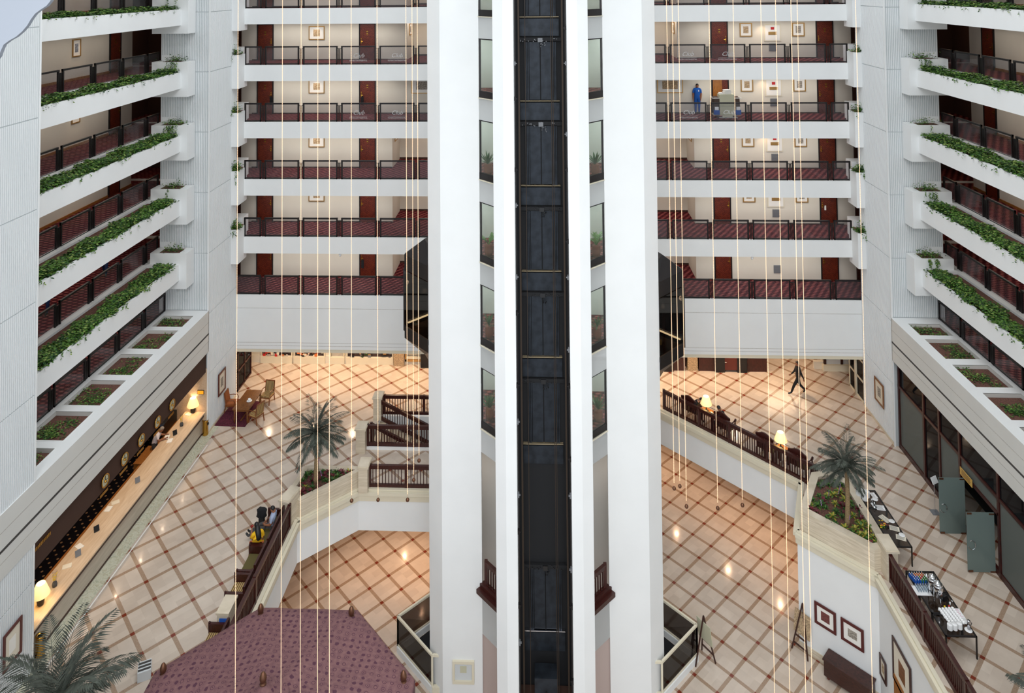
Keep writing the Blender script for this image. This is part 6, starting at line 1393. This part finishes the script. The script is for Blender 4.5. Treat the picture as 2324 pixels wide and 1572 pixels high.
# ---------------------------------------------------------------- people
def person(label, loc, rot, J=None, top='cloth_blue', bottom='cloth_blue', skin='skin', shoes='shoe_black', hair='hair', sleeves='long', hair_long=False, scale=1.0, group=None, skirt=False):
    S = {'pel': (0, 0, 0.96), 'waist': (0, 0, 1.08), 'chest': (0, 0, 1.30), 'neck0': (0, 0, 1.45), 'neck': (0, -0.01, 1.52), 'head0': (0, -0.02, 1.60), 'head1': (0, -0.02, 1.70)}
    for sg, q in ((1, 'L'), (-1, 'R')):
        S.update({'sh'+q: (sg*0.18, 0, 1.42), 'el'+q: (sg*0.23, 0.02, 1.13), 'wr'+q: (sg*0.24, -0.05, 0.88), 'ha'+q: (sg*0.24, -0.07, 0.80),
                  'hip'+q: (sg*0.09, 0, 0.92), 'kn'+q: (sg*0.10, -0.02, 0.50), 'an'+q: (sg*0.10, 0.02, 0.09), 'to'+q: (sg*0.12, -0.16, 0.04)})
    if J: S.update(J)
    names = [n for n in S if n != 'face']; V = {n: Vector(S[n]) for n in names}
    R = {'pel': (0.15, 0.11), 'waist': (0.135, 0.10), 'chest': (0.16, 0.115), 'neck0': (0.10, 0.075), 'neck': (0.052, 0.055), 'head0': (0.075, 0.09), 'head1': (0.072, 0.085)}
    for q in 'LR': R.update({'sh'+q: (0.065,)*2, 'el'+q: (0.046,)*2, 'wr'+q: (0.028,)*2, 'ha'+q: (0.040, 0.018), 'hip'+q: (0.095,)*2, 'kn'+q: (0.062,)*2, 'an'+q: (0.042,)*2, 'to'+q: (0.042, 0.03)})
    for q_ in list(R):
        g = 1.12 if q_[:4] in ('head', 'neck') else (1.0 if q_[:2] in ('ha', 'to') else 1.32 if q_ in ('pel', 'waist', 'chest') else 1.25)
        R[q_] = (R[q_][0]*g, R[q_][1]*g)
    E = [('pel', 'waist'), ('waist', 'chest'), ('chest', 'neck0'), ('neck0', 'neck'), ('neck', 'head0'), ('head0', 'head1')]
    for q in 'LR': E += [('neck0', 'sh'+q), ('sh'+q, 'el'+q), ('el'+q, 'wr'+q), ('wr'+q, 'ha'+q), ('pel', 'hip'+q), ('hip'+q, 'kn'+q), ('kn'+q, 'an'+q), ('an'+q, 'to'+q)]
    for sg, q in ((1, 'L'), (-1, 'R')):
        h = V['ha'+q]; d = (h-V['wr'+q]).normalized(); sd = d.cross(Vector((sg, 0, 0))).normalized() if abs(d.x) < 0.9 else Vector((0, 1, 0)); cu = d.cross(sd).normalized()
        for i in range(4):
            a, b, c = 'f%d%sa' % (i, q), 'f%d%sb' % (i, q), 'f%d%sc' % (i, q); L = (0.062, 0.072, 0.068, 0.055)[i]; o = sd*(0.030-0.020*i)
            V[a] = h+d*0.035+o; V[b] = V[a]+d*L*0.6+cu*0.008; V[c] = V[b]+d*L*0.45+cu*0.02*sg
            for n_ in (a, b, c): R[n_] = (0.0095, 0.0095)
            E += [('ha'+q, a), (a, b), (b, c)]
        V['t1'+q] = h+sd*0.04-d*0.01; V['t2'+q] = h+sd*0.06+d*0.03; R['t1'+q] = R['t2'+q] = (0.0115, 0.0115); E += [('ha'+q, 't1'+q), ('t1'+q, 't2'+q)]
    nm = list(V); idx = {n: i for i, n in enumerate(nm)}
    me = bpy.data.meshes.new('body'); me.from_pydata([tuple(V[n]) for n in nm], [(idx[a], idx[b]) for a, b in E], [])
    o = bpy.data.objects.new('body', me); C.objects.link(o)
    sk = o.modifiers.new('Skin', 'SKIN'); sk.use_smooth_shade = True; sb = o.modifiers.new('Sub', 'SUBSURF'); sb.levels = 2; sb.render_levels = 2
    for i, n in enumerate(nm):
        v = me.skin_vertices[0].data[i]; v.radius = R[n]; v.use_root = (n == 'pel')
    bpy.context.view_layer.update(); dg = bpy.context.evaluated_depsgraph_get()
    m2 = bpy.data.meshes.new_from_object(o.evaluated_get(dg)); C.objects.unlink(o); bpy.data.objects.remove(o)
    m2.materials.clear()
    ml = [skin, top, bottom, shoes]
    for q in ml: m2.materials.append(MATS[q])
    def seg(p, a, b): ab = b-a; t_ = max(0, min(1, (p-a).dot(ab)/max(1e-9, ab.length_squared))); return (p-a-ab*t_).length, t_
    kind = {}
    for a, b in E:
        k_ = 0
        if a in ('waist', 'chest') or (a, b) == ('neck0', 'shL') or (a, b) == ('neck0', 'shR'): k_ = 1
        elif a == 'pel' and b == 'waist': k_ = 1
        elif a[:2] == 'sh': k_ = 1
        elif a[:2] == 'el': k_ = 1 if sleeves == 'long' else 0
        elif a == 'pel' or a[:3] == 'hip' or a[:2] == 'kn': k_ = 2
        elif a[:2] == 'an': k_ = 3
        kind[(a, b)] = k_
    mids = []
    for f in m2.polygons:
        p = f.center; best = min(((seg(p, V[a], V[b])[0]/(0.5+R[a][0]*4), kind[(a, b)], seg(p, V[a], V[b])[1], a, b) for a, b in E), key=lambda x: x[0])
        k_ = best[1]
        if sleeves == 'short' and best[3][:2] == 'sh' and best[2] > 0.72: k_ = 0
        if best[3] == 'neck0' and best[4] == 'neck' and best[2] > 0.5: k_ = 0
        f.material_index = k_; f.use_smooth = True
    t = thing('person', label, 'person', loc, rot, group, scale)
    b = bpy.data.objects.new('body', m2); C.objects.link(b); b.parent = t
    hd = (V['head0']+V['head1'])/2; up_ = (V['head1']-V['neck']).normalized(); fr = S.get('face', None); fr = Vector(fr) if fr else Vector((0, -1, 0)); fr = (fr-up_*fr.dot(up_)).normalized(); sd = up_.cross(fr)
    def hp(a, b_, c): return hd+sd*a+fr*b_+up_*c
    m = MB(); m.lathe(hp(0, 0.02, -0.02), [(0.0, -0.125), (0.055, -0.11), (0.078, -0.05), (0.084, 0.02), (0.075, 0.08), (0.04, 0.115), (0, 0.125)], 14, tuple(up_)); m.add([hp(-0.014, 0.095, -0.03), hp(0.014, 0.095, -0.03), hp(0, 0.09, 0.03), hp(0, 0.122, -0.028)], [(0, 1, 3), (1, 2, 3), (2, 0, 3)])
    for a in (-1, 1): m.lathe(hp(a*0.082, 0.0, -0.02), [(0.0, 0), (0.02, 0.006), (0.024, 0.014), (0, 0.02)], 8, tuple(sd*a))
    m.build('face', skin, t, True)
    m = MB()
    for a in (-1, 1): m.lathe(hp(a*0.03, 0.094, 0.005), [(0.011, -0.004), (0.007, 0.004), (0, 0.006)], 8, tuple(fr))
    m.build('eyes', 'hair', t)
    m = MB(); m.lathe(hp(0, 0.094, -0.07), [(0.02, -0.004), (0.012, 0.006), (0, 0.008)], 8, tuple(fr)); m.build('mouth', 'lips', t)
    m = MB(); n = 16; vs = []
    for r_ in range(7):
        th = r_/6*1.85
        for i in range(n):
            a = 2*PI*i/n; f_ = math.cos(a); lim = min(th, 1.05 if f_ > 0.35 else (1.5 if f_ > -0.1 else 1.95)); rr = 0.101
            vs.append(hp(rr*math.sin(lim)*math.sin(a)*0.93, rr*math.sin(lim)*f_*1.02-0.005+0.02, rr*math.cos(lim)*1.22+0.005))
    m.add(vs, [(r_*n+i, r_*n+(i+1) % n, (r_+1)*n+(i+1) % n, (r_+1)*n+i) for r_ in range(6) for i in range(n)])
    if hair_long: m.lathe(hp(0, -0.05, 0.0), [(0.07, 0.02), (0.10, -0.08), (0.12, -0.25), (0.11, -0.42), (0.05, -0.5), (0, -0.5)], 12, tuple(up_))
    m.build('hair', hair, t, True)
    return t
def sit(head_tilt=0, lean=0.0, legs=((0.45, 0.05), (0.45, 0.05)), arms=None, face=(0, -1, 0)):
    # seated: pelvis at seat height 0.5, thighs forward (-y)
    J = {'pel': (0, 0, 0.56), 'waist': (0, -0.02-lean*0.2, 0.68), 'chest': (0, -0.03-lean*0.55, 0.90), 'neck0': (0, -0.04-lean*0.8, 1.05), 'neck': (0, -0.06-lean*0.95, 1.12), 'head0': (0, -0.08-lean*1.05-head_tilt*0.03, 1.20), 'head1': (0, -0.10-lean*1.15-head_tilt*0.08, 1.30-head_tilt*0.03), 'face': face}
    for sg, q, (fw_d, spl) in ((1, 'L', legs[0]), (-1, 'R', legs[1])):
        J.update({'hip'+q: (sg*0.10, -0.03, 0.54), 'kn'+q: (sg*(0.12+spl), -fw_d, 0.55), 'an'+q: (sg*(0.12+spl*0.6), -fw_d-0.02, 0.10), 'to'+q: (sg*(0.13+spl*0.6), -fw_d-0.18, 0.05),
                  'sh'+q: (sg*0.18, -0.03-lean*0.75, 1.03), 'el'+q: (sg*0.24, -0.05-lean*0.5, 0.76), 'wr'+q: (sg*0.16, -0.27-lean*0.4, 0.70), 'ha'+q: (sg*0.12, -0.34-lean*0.4, 0.70)})
    if arms: J.update(arms)
    return J
p = F(1583, 258, Z=ZK(2)); t = person('standing man in bright blue uniform on the third back gallery, beside the housekeeping cart', (p.x, p.y, ZK(2)), -0.1, {'wrL': (0.20, -0.10, 0.90), 'haL': (0.18, -0.15, 0.84), 'head1': (0, -0.07, 1.69)}, 'cloth_blue', 'cloth_blue', sleeves='short')
m = MB(); m.box(0.06, 0.10, -0.125, -0.118, 1.30, 1.40); m.build('badge', 'plastic_white', t)
p = F(1812, 893, Z=0); person('woman in a black trouser suit striding left across the lobby', (p.x, p.y, 0), -PI/2-0.1 if 0 else -PI/2,
       {'knL': (0.09, -0.26, 0.50), 'anL': (0.09, -0.42, 0.10), 'toL': (0.09, -0.60, 0.06), 'knR': (-0.09, 0.10, 0.48), 'anR': (-0.09, 0.40, 0.16), 'toR': (-0.09, 0.30, 0.04), 'elL': (0.22, 0.12, 1.14), 'wrL': (0.22, 0.22, 0.94), 'haL': (0.22, 0.24, 0.86),
        'elR': (-0.22, -0.10, 1.14), 'wrR': (-0.20, -0.28, 0.98), 'haR': (-0.20, -0.35, 0.94)}, 'cloth_black', 'cloth_black', 'skin', hair='hair')
p = F(361, 976, Z=1.58); t = person('grey haired receptionist in a white shirt standing behind the counter', (-18.68, p.y, 0), PI/2+0.25, {'chest': (0, -0.10, 1.29), 'neck0': (0, -0.17, 1.42), 'neck': (0, -0.22, 1.48), 'head0': (0, -0.27, 1.55), 'head1': (0, -0.32, 1.64), 'shL': (0.18, -0.15, 1.39), 'shR': (-0.18, -0.15, 1.39), 'elL': (0.25, -0.20, 1.20), 'wrL': (0.20, -0.42, 1.20), 'haL': (0.18, -0.50, 1.21), 'elR': (-0.25, -0.22, 1.20), 'wrR': (-0.16, -0.44, 1.20), 'haR': (-0.13, -0.52, 1.21)}, 'cloth_white', 'cloth_grey', 'skin', hair='hair_grey', sleeves='short')
m = MB(); m.cbox((0, -0.55, 1.19), (0.3, 0.22, 0.01)); m.build('papers', 'paper_white', t)
q = along(1.55, 0.36); person('dark haired man in a black jacket bent forward beside the left desk lamp', (q.x, q.y, 0), ea+PI/2, sit(0.8, 0.35), 'cloth_black', 'cloth_black', 'skin_pale')
q = along(3.35, 0.36); person('dark haired sitter seen from behind, right of the left desk lamp', (q.x, q.y, 0), ea-PI/2, sit(0.3, 0.1), 'cloth_black', 'cloth_black', 'skin')
p = F(640, 1142, Z=1.28); person('man in pale blue shirt and dark tie sitting back on the bench, legs stretched out', (-11.28, 30.05, 0), -PI/2,
      sit(0.4, -0.15, arms={'knL': (0.12, -0.50, 0.52), 'anL': (0.10, -0.95, 0.20), 'toL': (0.08, -1.05, 0.32), 'knR': (-0.10, -0.48, 0.56), 'anR': (0.02, -0.90, 0.30), 'toR': (0.04, -1.0, 0.42), 'elR': (-0.30, 0.0, 0.80), 'wrR': (-0.18, -0.20, 0.72), 'haR': (-0.10, -0.26, 0.70)}), 'cloth_lightblue', 'cloth_grey', 'skin', sleeves='short')
t = bpy.data.objects[[o.name for o in C.objects if o.name.startswith('person')][-1]]
m = MB(); m.add([(-0.03, -0.135, 1.0), (0.03, -0.135, 1.0), (0.045, -0.17, 0.72), (0, -0.19, 0.66), (-0.045, -0.17, 0.72)], [(0, 1, 2, 3, 4)]); m.add([(-0.03, -0.15, 1.0), (0.03, -0.15, 1.0), (0.045, -0.185, 0.72), (0, -0.2, 0.66), (-0.045, -0.185, 0.72)], [(0, 4, 3, 2, 1)]); m.build('tie', 'cloth_tie', t)
t = person('woman with long black hair in a yellow top holding a red phone on the bench', (-11.40, 28.95, 0), -PI/2-0.9,
      sit(0.5, 0.1, arms={'elL': (0.24, -0.18, 0.86), 'wrL': (0.16, -0.36, 0.98), 'haL': (0.13, -0.43, 1.02)}), 'cloth_yellow', 'cloth_orange', 'skin', hair_long=True, sleeves='short')
m = MB(); m.cbox((0.11, -0.49, 1.08), (0.08, 0.012, 0.15), 0, ('X', -0.5)); m.build('phone', 'red_plastic', t)
m = MB(); m.lathe((0, -0.30, 0.02), [(0.30, 0), (0.27, 0.2), (0.22, 0.46), (0.12, 0.6)], 16); m.build('skirt', 'cloth_orange', t, True)
for (a, b, rot, lab, jc) in ((238, 622, 0.4, 'walker in blue jeans on the fifth left side gallery, body hidden above the knees', 'cloth_denim'), (108, 708, 0.2, 'walker in dark blue trousers at the near end of the fifth left side gallery', 'cloth_denim')):
    p = F(a, b, Z=ZK(4)); person(lab, (max(-22.0, p.x), p.y, ZK(4)), rot, {'knL': (0.10, -0.22, 0.50), 'anL': (0.10, -0.32, 0.10), 'toL': (0.1, -0.48, 0.05), 'knR': (-0.10, 0.06, 0.48), 'anR': (-0.10, 0.32, 0.14), 'toR': (-0.1, 0.2, 0.04)}, 'cloth_black', jc, 'skin')
p = F(84, 360, Z=ZK(2)+0.6); person('person with a bare arm at the left edge of the third side gallery', (-21.2, 29.0, ZK(2)), 0.3, None, 'cloth_white', 'cloth_grey', 'skin_pale', sleeves='short')
# black jacket draped over a case next to the seated man
p = F(592, 1208, Z=0); t = thing('draped_jacket', 'black jacket draped over a tall black case beside the seated man', 'jacket', (p.x, p.y+0.1, 0)); m = MB()
vs = []; n = 14
prof = [(0.0, 0.95), (0.12, 0.94), (0.18, 0.88), (0.16, 0.75), (0.18, 0.62), (0.10, 0.52), (0.11, 0.35), (0.15, 0.2), (0.18, 0.0)]
for r_, (rr, z) in enumerate(prof):
    for i in range(n): a = 2*PI*i/n; f_ = 1+0.22*math.cos(2*a)+0.13*math.sin(3*a+r_)+0.10*math.sin(5*a+r_*2); vs.append((rr*f_*math.cos(a), rr*f_*math.sin(a)*0.7, z))
m.add(vs, [(r_*n+i, r_*n+(i+1) % n, (r_+1)*n+(i+1) % n, (r_+1)*n+i)[::-1] for r_ in range(len(prof)-1) for i in range(n)]); m.build('cloth', 'cloth_black', t, True)
m = MB(); m.box(-0.1, 0.1, -0.08, 0.08, 0.0, 0.6); m.build('case', 'plastic_black', t)

# ---------------------------------------------------------------- housekeeping cart
p = F(1648, 266, Z=ZK(2)); t = thing('housekeeping_cart', 'beige housekeeping cart loaded with towels on the third back gallery', 'cart', (p.x, p.y, ZK(2)))
m = MB(); m.box(-0.42, 0.40, -0.30, 0.25, 0.20, 1.32); m.build('cabinet', 'cart_beige', t); m = MB(); m.box(-0.44, 0.42, -0.32, 0.27, 0.70, 0.72); m.box(-0.28, 0.28, -0.34, -0.30, 0.06, 0.2); m.build('shelf_edge', 'cart_beige', t)
m = MB(); m.box(-0.78, 0.78, -0.3, 0.3, 0.16, 0.2); m.build('base_board', 'cart_beige', t)
for s in (-1, 1):
    m = MB(); m.add([(s*0.44, -0.25, 0.45), (s*0.74, -0.25, 0.45), (s*0.70, -0.25, 1.12), (s*0.44, -0.25, 1.12), (s*0.44, 0.25, 0.45), (s*0.80, 0.25, 0.45), (s*0.72, 0.25, 1.16), (s*0.44, 0.25, 1.16)], [(0, 1, 2, 3), (4, 7, 6, 5), (0, 4, 5, 1), (1, 5, 6, 2), (3, 2, 6, 7), (0, 3, 7, 4)]); m.build('laundry_bag', 'cart_bag', t)
    m = MB(); m.tube([(s*0.40, -0.26, 1.12), (s*0.80, -0.26, 1.12), (s*0.80, 0.26, 1.12), (s*0.4, 0.26, 1.12)], 0.02, 6); m.build('bag_frame', 'paper_white', t)
    m = MB(); m.cbox((s*0.60, -0.28, 0.34), (0.30, 0.2, 0.26)); m.build('blue_tub', 'blue_plastic', t); m = MB(); m.cbox((s*0.60, -0.30, 0.55), (0.2, 0.16, 0.18)); m.build('rolls', 'plastic_white', t)
    for y in (-0.2, 0.2): m = MB(); m.lathe((s*0.5-0.02, y, 0.085), [(0.085, 0), (0.085, 0.04)], 14, (1, 0, 0)); m.build('caster', 'plastic_grey', t)
m = MB()
for q in range(5): m.cbox((0.05+0.03*(q % 2), -0.02, 1.34+q*0.05), (0.42-0.02*q, 0.3, 0.05), 0.08*q)
m.build('folded_towels', 'paper_white', t); m = MB(); m.cbox((-0.28, 0, 1.36), (0.2, 0.3, 0.08)); m.build('box', 'plastic_white', t)
# open doorway behind the cart
xd = F(1631.5, 60, Y=WY).x
m = MB(); m.box(xd-0.42, xd+0.1, WY-0.08, WY-0.05, ZK(2)+0.02, ZK(2)+2.1); o = m.build('door_open_room', 'orange_wood'); tag(o, 'lit room seen through the open door behind the housekeeping cart', 'door', kind='structure')
